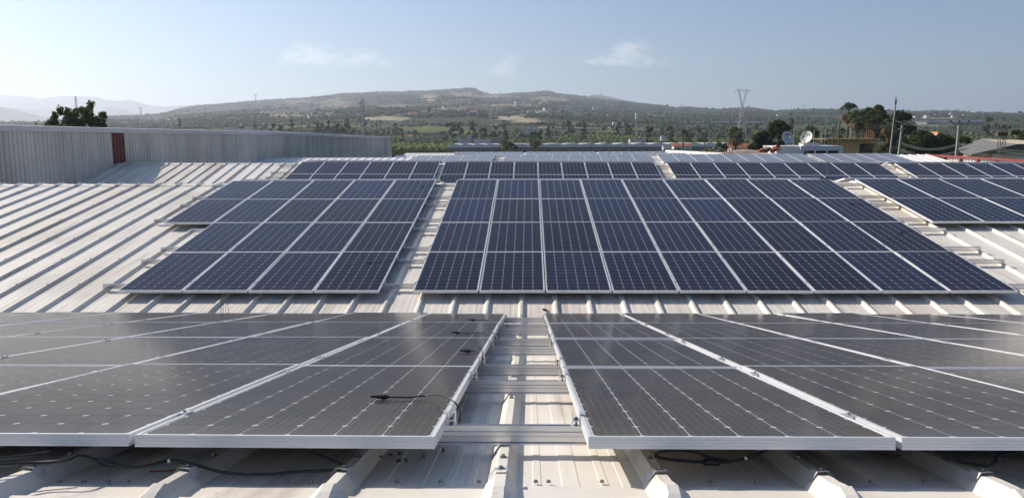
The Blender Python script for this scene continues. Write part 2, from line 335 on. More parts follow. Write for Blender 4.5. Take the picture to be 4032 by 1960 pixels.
ca_ = t.nodes.new('ShaderNodeVertexColor'); ca_.layer_name = 'field'; b = t.nodes['Principled BSDF']
g_ = t.nodes.new('ShaderNodeNewGeometry'); n_ = t.nodes.new('ShaderNodeTexNoise'); n_.inputs['Scale'].default_value = .05; n_.inputs['Detail'].default_value = 8; t.links.new(g_.outputs['Position'], n_.inputs['Vector'])
mx_ = t.nodes.new('ShaderNodeMix'); mx_.data_type = 'RGBA'; mx_.blend_type = 'MULTIPLY'; mx_.inputs[0].default_value = 1
t.links.new(ca_.outputs[0], mx_.inputs[6]); r_ = t.nodes.new('ShaderNodeValToRGB'); t.links.new(n_.outputs[0], r_.inputs[0]); r_.color_ramp.elements[0].position = .3; r_.color_ramp.elements[0].color = (.55, .55, .55, 1); r_.color_ramp.elements[1].position = .7; r_.color_ramp.elements[1].color = (1.25, 1.25, 1.2, 1)
t.links.new(r_.outputs[0], mx_.inputs[7]); t.links.new(mx_.outputs[2], b.inputs['Base Color'])
gm = npmesh('ground', V, Q[:, ::-1], TERR, True)
att = gm.color_attributes.new('field', 'FLOAT_COLOR', 'POINT'); att.data.foreach_set('color', np.concatenate([C, np.ones((len(C), 1))], 1).astype(np.float32).ravel())
ground = link('ground', gm); ground['kind'] = 'structure'
hub = mesh('ground_hub', [(sin(k*pi/12)*31, cos(k*pi/12)*31, -9.02) for k in range(24)], [tuple(range(23, -1, -1))], mat('yard_concrete', (.3, .28, .25), .9, var=.2, vscale=.3))
yard = link('yard', hub); yard['kind'] = 'structure'

HILL = mat('distant_hill_scrub', (.085, .09, .06), .95, spec=.1, color2=(.17, .15, .10), vscale=.0025, coords='Position', detail=9)
def ridge(name, pts, D, depth, label):
    """a far mountain range with its own crest line, foot in front and behind"""
    pts = np.array(pts, float); n = 140; pxs = np.linspace(pts[0, 0], pts[-1, 0], n); ys = np.interp(pxs, pts[:, 0], pts[:, 1])
    st = np.concatenate([np.linspace(-1, 0, 16), np.linspace(0, 1, 8)[1:]]); V = []
    for k in range(n):
        dv = ray(pxs[k], 533); dv = Vector((dv.x, dv.y, 0)); zc = D*(horizon(pxs[k])-ys[k])/FPX
        for s_ in st:
            dd = D+s_*depth; prof = (1-abs(s_))**(.62 if s_ < 0 else 1.2); wob = (float(fbm(k*.11, s_*5+7, 3))-.5)*.28*(1-abs(s_))*abs(s_)*2
            V.append((dv.x*dd, dv.y*dd, -12+(zc+12)*max(0, min(1.0, prof+wob if s_ < 0 else prof))))
    m_ = len(st); Q = [(k*m_+q, k*m_+q+1, (k+1)*m_+q+1, (k+1)*m_+q) for k in range(n-1) for q in range(m_-1)]
    o = link(name, npmesh(name, np.array(V), np.array(Q)[:, ::-1], HILL, True)); o['kind'] = 'structure'; o['label'] = label; return o
ridge('mesa_mountains', [(-1600, 420), (-900, 385), (-300, 372), (0, 377), (123, 381), (160, 390), (179, 394), (190, 388), (267, 380), (411, 386), (422, 396), (489, 400), (494, 396), (534, 398), (580, 414), (650, 421), (800, 414), (1000, 425), (1300, 450)], 10500, 1800, 'palest flat-topped mountains on the left skyline')
ridge('middle_hills', [(-1200, 440), (-500, 420), (35, 425), (88, 428), (140, 435), (197, 430), (225, 434), (300, 446), (360, 446), (404, 433.6), (429, 425), (475, 426.5), (510, 437), (562, 451), (700, 470)], 8000, 1200, 'pale blue hills below the mountains')
ridge('near_blue_hill', [(-1500, 420), (-600, 395), (-100, 405), (0, 419.5), (60, 432), (116, 447), (176, 462), (300, 478), (420, 488)], 5800, 1100, 'grey blue hill at the left edge')
ridge('mast_hill', [(2180, 400), (2280, 388), (2330, 377), (2352, 376), (2400, 384), (2446, 395), (2520, 412), (2620, 440)], 5900, 900, 'small pale hill with masts')

# ------------------------------------------------------------------ the factory with its row of low gable roofs
RP = 0.51; SW = 2*RP; HPAN = .155                       # rib pitch, sheet width, panel top above the pan
S1, S2, S3, S4 = radians(9.78), radians(9.16), radians(13.0), radians(6.1)
def sheet_profile():
    one = [(.016, .045), (.050, 0)]
    for a, b in ((.055, .08), (.15, .205), (.275, .30), (.345, .37)): one += [(.048+a-.003, 0), (.048+a, .0018), (.048+b, .0018), (.048+b+.003, 0)]
    one += [(.460, 0), (.494, .045)]
    return [(0, .045)]+one+[(x+RP, z) for x, z in one]+[(SW, .045)]
PROF = sheet_profile()
SIMPLE = [(0, .045), (.016, .045), (.050, 0), (.460, 0), (.494, .045), (.526, .045), (.560, 0), (.970, 0), (1.004, .045), (SW, .045)]
def sheet_mesh(L, prof=PROF, m=ROOF, segs=3):
    n = len(prof); V = [(x, L*k/segs, z) for k in range(segs+1) for x, z in prof]
    F = [(k*n+i, k*n+i+1, (k+1)*n+i+1, (k+1)*n+i) for k in range(segs) for i in range(n-1)]; b_ = MB(); b_.add(V, F, 0)
    y = .45
    while y < L-.1:                                       # roofing screws with washers on the rib crowns
        for x in (.0, RP): b_.box(x-.011, x+.011, y-.011, y+.011, .0455, .0485, 1); b_.box(x-.006, x+.006, y-.006, y+.006, .0486, .0565, 1)
        y += 1.32
    return b_.mesh('roof_sheet', [m, STEEL])
factory = thing('factory_building', 'long factory building under rows of low cream ribbed metal gable roofs', 'building', (0, 2.1, -9))
def wpos(o, loc, rot=(0, 0, 0)):                        # children of the factory given in world coordinates
    o.location = Vector(loc)-factory.location; o.rotation_euler = rot
def slope(y0, z0, ang, L, x0, x1, phase, detail=True, m=ROOF, rz=0, roll=0, origin=None):
    """one roof slope: underlay slab (part) with its metal sheets (sub-parts). y0,z0: pan level at the near edge"""
    rot = Euler((ang, roll, rz), 'XYZ')
    slab = MB().box(x0, x1, 0, L, -.12, -.03).mesh('roof_slope', DECK)
    so = link('roof_slope', slab, factory); wpos(so, (0, y0, z0) if origin is None else origin, rot)
    k0 = math.ceil((x0-phase)/SW); k1 = math.floor((x1-phase)/SW)
    sm = sheet_mesh(L, PROF if detail else SIMPLE, m)
    sm2 = sm.copy() if m is ROOF else sm
    if m is ROOF: sm2.materials[0] = ROOF_OLD
    for k in range(k0, k1):
        s_ = link('roof_sheet', sm2 if (k*7) % 5 == 0 else sm, so, (phase+k*SW, 0, rng.uniform(-.0006, .0006)))
    return so
def pan(y, y0, z0, ang): return z0+(y-y0)*tan(ang)
def nrm(ang): return Vector((0, -sin(ang), cos(ang)))
# panel planes: near edge of the panel tops
P1 = Vector((0, 2.493, -.972)); P2 = Vector((0, 11.882, -2.330))
# roof 1, far side (the one the camera looks across)
q1 = P1-nrm(-S1)*HPAN                                   # pan point under the front panel edge
YR1 = 2.14
z_r1 = q1.z+(q1.y-YR1)*tan(S1)
slope(YR1+.06, z_r1-.06*tan(S1), -S1, (10.60-YR1)/cos(S1), -11.3, 11.9, -.09+RP)
q2 = P2-nrm(S2)*HPAN
YV1 = 10.74; YR2 = 19.95
zv = q2.z-(q2.y-YV1)*tan(S2); zr2 = q2.z+(YR2-q2.y)*tan(S2)
slope(YV1, zv, S2, (YR2-YV1)/cos(S2), -16.4, 16.8, -.113)
slope(YR2, zr2, -S2, 7.6, -16.4, 16.8, -.113, False)
# box gutter between roof 1 and roof 2
gut = MB(); gut.box(-11.3, 16.8, 10.45, 11.0, zv-.30, zv-.27); gut.box(-11.3, 16.8, 10.40, 10.45, zv-.30, zv-.12); gut.box(-11.3, 16.8, 11.0, 11.05, zv-.30, zv-.05)
go = link('valley_gutter', gut.mesh('valley_gutter', DECK), factory); wpos(go, (0, 0, 0))
# near side of roof 1, under the photographer's feet
slope(-6.4, z_r1-(YR1-.06+6.4)*tan(S1), S1, (YR1-.06+6.4)/cos(S1), -11.3, 11.9, -.09+RP, False)
# roof 3
P3T = Vector((0, 34.96, -1.10))                          # far edge of the panel tops
q3 = P3T-nrm(S3)*HPAN; YR3 = 35.25; zr3 = q3.z+(YR3-q3.y)*tan(S3); YV2 = YR3-7.6
RL3 = .0055                                              # this roof dips slightly to the right
slope(YV2, zr3-7.6*tan(S3)-RL3*9.94, S3, 7.6/cos(S3), -18.9, 26.5, -.113, roll=RL3)
slope(YR3, zr3-RL3*9.94, -S3, 6.0, -17.9, 26.5, -.113, False, roll=RL3)
# two paler replacement sheets with rusty laps on the left of roof 3
for o_ in list(COL.objects):
    if o_.name.startswith('roof_sheet') and o_.parent and abs(o_.parent.location.y+factory.location.y-YV2) < .01 and -14.2 < o_.location.x < -12.0:
        o_.data = sheet_mesh(7.6/cos(S3), PROF, REPL); o_.location.z += .004
        link('rusty_lap', MB().box(o_.location.x-.05, o_.location.x+.02, .2, 7.3, .046, .051).mesh('rusty_lap', RUST), o_.parent)
# roof 4, not quite parallel to the others
O4 = at(1645, 613, 52.0); E4 = at(3485, 603.4, 50.2); v4 = (E4-O4); RZ4 = atan2(v4.y, v4.x); RL4 = -math.asin(v4.z/v4.length)
r4 = Euler((S4, RL4, RZ4), 'XYZ'); M4 = r4.to_matrix(); L4 = 6.6
def on4(x, s_, h): return O4+M4@Vector((x, s_, h))       # x along, s_ up-slope from the far edge of the panels, h above panel tops
o4 = on4(0, .3-L4, -HPAN)
so4 = link('roof_slope', MB().box(-10.9, 33.6, 0, L4, -.12, -.03).mesh('roof_slope', DECK), factory); wpos(so4, o4, r4)
sm4 = sheet_mesh(L4, SIMPLE, WHITESH)
for k in range(-10, 32): link('roof_sheet', sm4, so4, (k*SW-.3, 0, 0))
# ridge caps
def cap(y, z, ang, x0, x1, w=.24, m=ROOF, phase=-.113):
    """folded ridge cap, dressed over the ribs"""
    xs = np.arange(x0, x1, .051); V = []; F = []
    ys = [-w, -.10, -.02, .02, .10, w]
    for x in xs:
        ph = ((x-phase) % RP); rib = .046*max(0, 1-max(0, min(ph, RP-ph)-.016)/.036)
        for yy in ys: V.append((x, yy, -abs(yy)*tan(ang)+.006+(rib if abs(yy) > .05 else rib*.75)))
    n = len(ys)
    for k in range(len(xs)-1):
        for q in range(n-1): F.append((k*n+q, k*n+q+1, (k+1)*n+q+1, (k+1)*n+q)[::-1])
    o = link('ridge_cap', mesh('ridge_cap', V, F, m), factory); wpos(o, (0, y, z)); return o
cap(YR2, zr2+.005, S2, -16.4, 16.8); cap(YR3, zr3+.005-RL3*9.94, S3, -17.9, 26.5, .3).rotation_euler = (0, RL3, 0)

# the ridge cap in front of the camera: dressed over the ribs, its lower edge screwed to the sheets
def near_cap():
    ys = [1.70, 1.86, 1.93, 2.00, 2.08, 2.14, 2.20, 2.245, 2.262, 2.270, 2.284, 2.33, 2.38, 2.425, 2.430]
    xs = []; k = -22
    while k < 23:
        c = -.09+k*RP; xs += [c-.055, c-.036, c-.017, c, c+.017, c+.036, c+.055, c+.085, c+.17, c+.255, c+.34, c+.43]; k += 1
    V = []; F = []
    for x in xs:
        ph = abs(((x+.09+RP/2) % RP)-RP/2); kx = round((x+.09)/RP); rib = .046*max(0, min(1, (.054-ph)/.036))
        for y in ys:
            zs = z_r1-abs(y-YR1)*tan(S1)
            if y > 2.26: z = zs+.005+rib*1.03
            elif y > 2.14: z = zs+.018+rib*max(0, (y-2.14)/.12)**.7*1.0
            else: z = zs+.02
            wob = (float(vnoise(x*9+40, y*14+kx*3, 2))-.5)
            if ph < .1 and 2.13 < y < 2.30: z += wob*.012
            if y > 2.42: z += .003*sin(x*23+kx)-.001
            if y == 2.430: z -= .006
            V.append((x+(wob*.006 if 2.1 < y < 2.3 else 0), y, z))
    n = len(ys)
    for i_ in range(len(xs)-1):
        for q in range(n-1): F.append((i_*n+q, (i_+1)*n+q, (i_+1)*n+q+1, i_*n+q+1))
    o = link('ridge_cap', mesh('ridge_cap', V, F, ROOF), factory); wpos(o, (0, 0, 0))
near_cap()
# outer walls of the factory, down to the yard
for (x0, x1, y0, y1, zt) in ((-11.3, 11.9, -6.5, -6.3, -2.6), (-11.5, -11.3, -6.3, 10.6, -2.7), (11.9, 12.1, -6.3, 10.6, -2.7), (-16.6, -16.4, 10.7, 27.6, -2.9), (16.8, 17.0, 10.7, 27.6, -2.9), (26.5, 26.7, 27.6, 52, -3.0)):
    o = link('outer_wall', MB().box(x0, x1, y0, y1, -9, zt).mesh('outer_wall', GALV), factory); wpos(o, (0, 0, 0))

# ------------------------------------------------------------------ solar panels
PW, PL, FH = .992, 1.956, .040; WP, LP = 1.012, 1.966
def frame_mesh(grooves):
    b_ = MB(); lip = .011; z1 = 0; z0 = -FH
    def bar(p0, p1, inward):                             # one frame bar: outer face with extrusion grooves, lip on top
        p0 = Vector(p0); p1 = Vector(p1); iw = Vector(inward); pts = []
        outer = [(0, z1)]
        if grooves:
            for zz in (-.0105, -.0205, -.0305): outer += [(0, zz+.0008), (.0012, zz), (0, zz-.0008)]
        outer += [(0, z0), (.028, z0), (.028, z0+.002), (.002, z0+.002), (.002, z1-.006), (lip, z1-.006), (lip, z1)]
        d = (p1-p0).normalized(); n = len(outer); V = []
        for base, sg in ((p0, 1), (p1, -1)):
            for o_, z_ in outer: V.append(tuple(base+iw*o_+d*sg*o_+Vector((0, 0, z_))))   # mitred corners
        b_.add(V, [(i, (i+1) % n, n+(i+1) % n, n+i)[::-1] for i in range(n)])
    bar((0, 0, 0), (PW, 0, 0), (0, 1, 0)); bar((PW, 0, 0), (PW, PL, 0), (-1, 0, 0)); bar((PW, PL, 0), (0, PL, 0), (0, -1, 0)); bar((0, PL, 0), (0, 0, 0), (1, 0, 0))
    return b_.mesh('frame', ALU)
FR_HI = frame_mesh(True); FR_LO = frame_mesh(False)
LAM = MB().box(.0035, PW-.0035, .0035, PL-.0035, -.0065, -.0022).mesh('laminate', BACK)
CP = .1590; CS = .1553; CSY = .1563; CX0 = (PW-6*CP)/2; CY0 = (PL-12*CP)/2; CH = .012
def octagon(x, y, z): 
    h = CS/2; g = CSY/2; return [(x-h+CH, y-g, z), (x+h-CH, y-g, z), (x+h, y-g+CH, z), (x+h, y+g-CH, z), (x+h-CH, y+g, z), (x-h+CH, y+g, z), (x-h, y+g-CH, z), (x-h, y-g+CH, z)]
def octuv(): 
    h = CS/2; return [((px_+h)/CS, (py_+h)/CS) for px_, py_, _ in octagon(0, 0, 0)]
CELLM = mesh('cell', octagon(0, 0, 0)+octagon(0, 0, -.0005), [tuple(range(8))]+[(i, i+8, (i+1) % 8+8, (i+1) % 8)[::-1] for i in range(8)], CELL, uv=octuv()+[(0, 0)]*32)
V = []; F = []; uv = []
for r in range(12):
    for c in range(6):
        n = len(V); V += octagon(CX0+(c+.5)*CP, CY0+(r+.5)*CP, 0); F.append(tuple(range(n, n+8))); uv += octuv()
CGRID = mesh('cells', V, F, CELL, uv=uv)
def swap(me, m): c = me.copy(); c.materials.clear(); c.materials.append(m); return c
CGRID_N, CGRID_D, LAM_N, LAM_D, CELLM_N = swap(CGRID, CELL_N), swap(CGRID, CELL_D), swap(LAM, BACK_N), swap(LAM, BACK_D), swap(CELLM, CELL_N)
PANELS = {}
def panel(org, rot, label, lod, group, dirt=0):
    e = thing('solar_panel', label, 'solar panel', org, rot, group)
    link('frame', FR_HI if lod < 2 else FR_LO, e)
    l_ = link('laminate', (LAM, LAM_N, LAM_D)[dirt], e)
    if lod == 0:
        for r in range(12):
            for c in range(6): link('cell', CELLM_N, l_, (CX0+(c+.5)*CP, CY0+(r+.5)*CP, -.0016))
    elif lod < 3 or dirt == 2:
        g = link('cells', (CGRID, CGRID_N, CGRID_D)[dirt], e, (0, 0, -.0016)); g['kind'] = 'stuff'
    return e
def jit(a=.0012): return rng.uniform(-a, a)
def block(name, P, ang, x0, cols, rows, lod, side, group, rz=0, roll=0, rowfilter=None, rownames=None, Mx=None, org=None):
    """side 'L': columns counted leftwards from the block's right edge x0; 'R': rightwards from its left edge x0"""
    nr = len(rows)
    for ci in range(cols):
        x = x0+ci*WP if side == 'R' else x0-PW-ci*WP
        for ri, r in enumerate(rows):
            if rowfilter and not rowfilter(ci, r): continue
            if Mx is None:
                o = Vector((x, P.y+r*LP*cos(ang), P.z+r*LP*sin(ang)+jit())); rot = (ang+jit(.004), jit(.003), jit(.0006))
            else: o = org+Mx@Vector((x, r*LP, jit())); rot = Mx.to_euler()
            cn = ORD[ci]+(' from its right end' if side == 'L' else ' from its left end')
            rn = (ORD[ri]+' row') if nr > 1 else 'top row'
            if rownames: rn = rownames[ri]
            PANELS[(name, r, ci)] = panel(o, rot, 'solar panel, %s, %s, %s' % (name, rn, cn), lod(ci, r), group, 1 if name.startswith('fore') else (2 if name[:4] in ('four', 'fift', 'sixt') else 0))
XL1, XR1 = -.3097, .1933; XL2, XR2 = -2.287, -1.7665; XF2 = 7.94
block('foreground left block', P1, -S1, XL1, 8, range(4), lambda c, r: 0 if (r == 0 and c < 2) else 1, 'L', 'foreground solar panels')
block('foreground right block', P1, -S1, XR1, 8, range(4), lambda c, r: 0 if (r == 0 and c < 2) else 1, 'R', 'foreground solar panels')
block('second roof left block', P2, S2, XL2, 5, range(4), lambda c, r: 1, 'L', 'solar panels on the second roof', rowfilter=lambda c, r: c < 4 or r > 1)
block('second roof middle block', P2, S2, XR2, 9, range(4), lambda c, r: 1, 'R', 'solar panels on the second roof')
block('second roof right block', P2, S2, XF2, 7, (2, 3), lambda c, r: 1, 'R', 'solar panels on the second roof')
PB2 = Vector((0, 20.27, -1.086))
for nm, x0, n, sd in (('left', XL2, 5, 'L'), ('middle', XR2, 9, 'R'), ('right', XF2, 7, 'R')):
    block('beyond second ridge, %s block' % nm, PB2, -S2, x0, n, (0,), lambda c, r: 3, sd, 'solar panels hidden beyond the second ridge')
P3 = P3T-Vector((0, cos(S3), sin(S3)))*(2*LP)-Vector((0, 0, RL3*9.94)); M3 = Euler((S3, RL3, 0), 'XYZ').to_matrix(); M3B = Euler((-S3, RL3, 0), 'XYZ').to_matrix()
B3 = (('left', -9.94, 6), ('middle', -3.66, 9), ('right', 5.97, 9), ('far right', 15.78, 8))
for nm, x0, n in B3:
    block('third roof %s block' % nm, None, 0, x0, n, (0, 1), lambda c, r: 2, 'R', 'solar panels on the third roof', rownames=('lower row', 'upper row'), Mx=M3, org=P3)
    block('beyond third ridge, %s block' % nm, None, 0, x0, n, (0,), lambda c, r: 3, 'R', 'solar panels hidden beyond the third ridge', Mx=M3B, org=Vector((0, 35.55, -1.06-RL3*9.94)))
for nm, x0, n in (('left', 0, 5), ('middle', 5.75, 9), ('right', 15.45, 9), ('far right', 24.9, 5)):
    block('fourth roof %s block' % nm, None, 0, x0, n, (-2, -1), lambda c, r: 2, 'R', 'greyish solar panels on the fourth roof', rownames=('lower row', 'upper row'), Mx=M4, org=O4)
# the two roofs beyond
far_fac = thing('warehouse', 'farther warehouse with two low white ribbed roofs behind the fourth roof', 'building', (0, 98, -9))
for (D, pyt, xl, xr, blks, nm) in ((89., 604.2, 1560, 2760, ((1873, 5), (2068, 9), (2408, 8)), 'fifth roof'), (107., 597.2, 1596, 2640, ((1790, 9), (2073, 9), (2353, 9)), 'sixth roof')):
    zt = at(2016, pyt, D).z; yt = at(2016, pyt, D).y; xa, xb = at(xl, pyt, D).x, at(xr, pyt, D).x; L = 6.0
    so = link('roof_slope', MB().box(xa, xb, 0, L, -.12, -.03).mesh('roof_slope', DECK), far_fac, Vector((0, yt-L*cos(S4), zt-HPAN-L*sin(S4)))-far_fac.location, (S4, 0, 0))
    sm = sheet_mesh(L, SIMPLE, WHITESH)
    for k in range(int((xb-xa)/SW)): link('roof_sheet', sm, so, (xa+k*SW, 0, 0))
    so2 = link('roof_slope', MB().box(xa, xb, 0, L, -.12, 0).mesh('roof_slope', DECK), far_fac, Vector((0, yt, zt-HPAN))-far_fac.location, (-S4, 0, 0))
    for bi, (bx, n) in enumerate(blks):
        block('%s %s block' % (nm, ('left', 'middle', 'right')[bi]), Vector((0, yt-LP*cos(S4)-.2, zt-LP*sin(S4)-.02)), S4, at(bx, pyt, D).x, n, (0,), lambda c, r: 3, 'R', 'greyish solar panels on the far warehouse')
    w_ = link('outer_wall', MB().box(xa, xb, yt-6, yt+6, -9, zt-1.2).mesh('outer_wall', WHITESH), far_fac, -Vector(far_fac.location))

# ------------------------------------------------------------------ mounting rails and clamps
RPOLY0 = [(-.03, -.055), (.03, -.055), (.03, -.05), (.02, -.048), (.02, 0), (.008, 0), (.008, -.012), (-.008, -.012), (-.008, 0), (-.02, 0), (-.02, -.016), (-.0235, -.018), (-.0235, -.03), (-.02, -.032), (-.02, -.047), (-.03, -.05)]
RPOLY = [(y_, z_*.069/.055) for y_, z_ in RPOLY0]
def rail(P, ang, s_, x0, x1, label, group):
    o = MB().prism_x(RPOLY, x0, x1).mesh('mounting_rail', RAIL)
    n = nrm(ang); loc = P+Vector((0, cos(ang), sin(ang)))*s_-n*FH
    return thing('mounting_rail', label, 'rail', loc, (ang, 0, 0), group, o)
FRAC = (.205, .835); RS = [(r+f)*LP for r in range(4) for f in FRAC]
for k, s_ in enumerate(RS):
    rail(P1, -S1, s_, -8.6, 8.5, 'aluminium rail across the foreground gap, %s from the front' % ORD[k], 'rails under the foreground panels')
lx = [-6.75, -6.72, -6.70, -6.66, -7.72, -7.70, -7.72, -7.74]; rx = [8.02, 8.05, 8.04, 8.03, 15.1, 15.1, 15.1, 15.1]
for k, s_ in enumerate(RS):
    rail(P2, S2, s_, lx[k], rx[k], 'aluminium rail on the second roof, %s from its lower edge' % ORD[k], 'rails under the second roof panels')
for k, f in enumerate((.205, .835, 1.205, 1.835)):
    thing('mounting_rail', 'aluminium rail on the third roof, %s from below' % ORD[k], 'rail', P3+M3@Vector((0, f*LP, -FH)), M3.to_euler(), 'rails under the third roof panels', MB().prism_x(RPOLY, -10.9, 24.0).mesh('mounting_rail', RAIL))
for k, f in enumerate((-1.795, -1.165, -.795, -.165)):
    o = MB().prism_x(RPOLY, -.3, 30.2).mesh('mounting_rail', RAIL)
    thing('mounting_rail', 'aluminium rail on the fourth roof, %s from below' % ORD[k], 'rail', on4(0, f*LP, -FH), M4.to_euler(), 'rails under the fourth roof panels', o)
def hexbolt(r, h): return MB().tube([(0, 0, 0), (0, 0, h)], r, 6).mesh('bolt', STEEL)
ec = MB(); ec.box(0, .004, -.025, .025, 0, FH+.003); ec.box(-.011, .004, -.025, .025, FH+.0032, FH+.0072); ec.box(.004, .028, -.025, .025, .017, .021); ec.box(.028, .032, -.025, .025, 0, FH+.010); ec.box(.032, .036, -.025, .025, 0, .004)
ECM = ec.mesh('end_clamp', CLAMP); EB = MB(); EB.tube([(.016, 0, -.004), (.016, 0, .028)], .004, 8); EB.tube([(.016, 0, .0215), (.016, 0, .030)], .0075, 6); EBM = EB.mesh('bolt', STEEL)
mc = MB(); mc.box(-.021, .021, -.03, .03, FH+.0006, FH+.004); mc.box(-.008, .008, -.028, .028, .012, FH+.0008); MCM = mc.mesh('mid_clamp', CLAMP); MBM = MB().tube([(0, 0, FH+.003), (0, 0, FH+.010)], .0065, 6).mesh('bolt', STEEL)
def clamp(P, ang, s_, x, kind, flip, label, group):
    loc = P+Vector((x, s_*cos(ang), s_*sin(ang)))-nrm(ang)*FH
    e = thing(kind, label, 'clamp', loc, Euler((ang, 0, 0)), group, ECM if kind == 'end_clamp' else MCM)
    if flip: e.rotation_euler = (Matrix.Rotation(ang, 3, 'X')@Matrix.Rotation(pi, 3, 'Z')).to_euler()
    link('bolt', EBM if kind == 'end_clamp' else MBM, e)
for k, s_ in enumerate(RS):
    clamp(P1, -S1, s_, XL1, 'end_clamp', False, 'end clamp on the foreground left block, %s from the front' % ORD[k], 'end clamps of the foreground panels')
    clamp(P1, -S1, s_, XR1, 'end_clamp', True, 'end clamp on the foreground right block, %s from the front' % ORD[k], 'end clamps of the foreground panels')
    clamp(P2, S2, s_, XL2, 'end_clamp', False, 'end clamp on the second roof left block, %s from below' % ORD[k], 'end clamps on the second roof')
    clamp(P2, S2, s_, XR2, 'end_clamp', True, 'end clamp at the left of the second roof middle block, %s up' % ORD[k], 'end clamps on the second roof')
    clamp(P2, S2, s_, XR2+9*WP-.02, 'end_clamp', False, 'end clamp at the right of the second roof middle block, %s up' % ORD[k], 'end clamps on the second roof')
    for c in range(1, 5):
        clamp(P1, -S1, s_, XL1-c*WP+.010, 'mid_clamp', False, 'mid clamp left of gap, %s seam, %s rail' % (ORD[c-1], ORD[k]), 'mid clamps of the foreground panels')
        clamp(P1, -S1, s_, XR1+c*WP-.010, 'mid_clamp', False, 'mid clamp right of gap, %s seam, %s rail' % (ORD[c-1], ORD[k]), 'mid clamps of the foreground panels')
    for c in range(1, 9):
        clamp(P2, S2, s_, XR2+c*WP-.010, 'mid_clamp', False, 'mid clamp on the second roof middle block, %s seam, %s rail' % (ORD[c-1], ORD[k]), 'mid clamps on the second roof')
    for c in range(1, 4):
        clamp(P2, S2, s_, XL2-c*WP+.010, 'mid_clamp', False, 'mid clamp on the second roof left block, %s seam, %s rail' % (ORD[c-1], ORD[k]), 'mid clamps on the second roof')

# ------------------------------------------------------------------ cables, connectors, fasteners, litter on the roof
def onplane(px, py, P, ang, off):
    d = ray(px, py); n = nrm(ang); q = P-n*off; return d*((q.dot(n))/(d.dot(n)))
def lead(label, P, ang, pts, conn, group, r=.0034, sleeve=None):
    """PV lead: pts = list of (px, py, height above panel tops); conn: plug at the first point"""
    W_ = [onplane(px, py, P, ang, -h) for px, py, h in pts]
    o = thing('cable', label, 'cable', W_[0], group=group, data=None); base = W_[0]
    c = bez([p-base for p in W_], 8); link('lead', MB().tube(c, r, 7).mesh('lead', RUBBER, True), o)
    if conn:
        d = (c[0]-c[3]).normalized(); m_ = MB(); m_.tube([c[0]-d*.002, c[0]+d*.010, c[0]+d*.011, c[0]+d*.030, c[0]+d*.031, c[0]+d*.052, c[0]+d*.053, c[0]+d*.075], [.006, .0085, .0105, .0105, .008, .008, .0055, .005], 8)
        link('plug', m_.mesh('plug', RUBBER), o)
    if sleeve:
        i_ = int(len(c)*sleeve); link('cable_tag', MB().tube(c[i_:i_+3], r*1.25, 7).mesh('cable_tag', WHITESH), o)
    return o
lead('black cable with plug lying on the nearest left panel beside the gap', P1, -S1, [(1530, 1562, .008), (1620, 1563, .006), (1680, 1555, .012), (1740, 1556, .03), (1780, 1575, .03), (1808, 1606, .0), (1812, 1640, -.06), (1806, 1668, -.10)], True, 'loose leads at the foreground gap')
lead('short curled black lead with plug on the left panel in the second row', P1, -S1, [(1852, 1382, .008), (1866, 1382, .008), (1874, 1372, .02), (1884, 1368, .03), (1897, 1374, .02), (1900, 1395, .0), (1898, 1425, -.06)], True, 'loose leads at the foreground gap', sleeve=.3)
lead('straight black lead with plug across the left panel in the third row', P1, -S1, [(1808, 1309, .008), (1860, 1311, .006), (1920, 1310, .012), (1950, 1311, .02), (1965, 1320, .0), (1962, 1334, -.05), (1944, 1355, -.09)], True, 'loose leads at the foreground gap')
lead('black lead with plug on the farthest left panel beside the gap', P1, -S1, [(1868, 1259, .008), (1905, 1260, .006), (1940, 1258, .012), (1976, 1259, .02), (1993, 1267, .0), (1997, 1280, -.05), (1993, 1292, -.09)], True, 'loose leads at the foreground gap', sleeve=.28)
lead('black lead with plug on the lowest right panel of the second roof left block', P2, S2, [(1462, 1035, .01), (1490, 1033, .008), (1530, 1028, .02), (1562, 1016, .01), (1575, 1020, -.05)], True, 'loose leads on the second roof')
lead('black lead with plug on the top right panel of the second roof left block', P2, S2, [(1668, 736, .01), (1684, 731, .01), (1704, 721, .03), (1716, 718, .0), (1722, 724, -.05)], True, 'loose leads on the second roof')
lead('black lead with plug at the right edge of the middle block, third row', P2, S2, [(3362, 803, .01), (3390, 805, .01), (3412, 804, .02), (3428, 801, .0), (3434, 806, -.05)], True, 'loose leads on the second roof')
lead('black lead with plug at the right edge of the middle block, second row', P2, S2, [(3552, 915, .01), (3575, 906, .01), (3590, 900, .02), (3598, 896, .0), (3606, 902, -.05)], True, 'loose leads on the second roof')
# tangle under the front edge of the foreground panels; heights relative to the panel plane
def under(label, pts, joints=(), tags=(), r=.0052):
    W_ = [onplane(px, py, P1, -S1, -h) for px, py, h in pts]
    o = thing('cable', label, 'cable', W_[0], group='cables below the foreground panels'); c = bez([p-W_[0] for p in W_], 8); link('lead', MB().tube(c, r, 7).mesh('lead', RUBBER, True), o)
    for i0 in joints:
        seg = c[i0:i0+7]; link('inline_joint', MB().tube(seg, [.007, .013, .012, .0125, .012, .013, .007], 8).mesh('inline_joint', RUBBER, True), o)
    for i0 in tags: link('cable_tag', MB().tube(c[i0:i0+2], r*1.25, 7).mesh('cable_tag', WHITESH), o)
under('black cable with thick joint hanging below the left foreground panels', [(-80, 1835, -.06), (110, 1822, -.07), (250, 1812, -.065), (310, 1790, -.06), (360, 1802, -.075), (430, 1822, -.09), (520, 1838, -.10), (600, 1828, -.095), (680, 1812, -.09), (780, 1832, -.10), (900, 1862, -.115), (1050, 1866, -.118), (1180, 1855, -.115), (1320, 1848, -.11), (1350, 1832, -.10), (1310, 1812, -.09), (1220, 1782, -.07)], joints=(36,), tags=(62,))
under('second black cable running to the left under the left foreground panels', [(-90, 1812, -.055), (80, 1795, -.055), (200, 1778, -.05)])
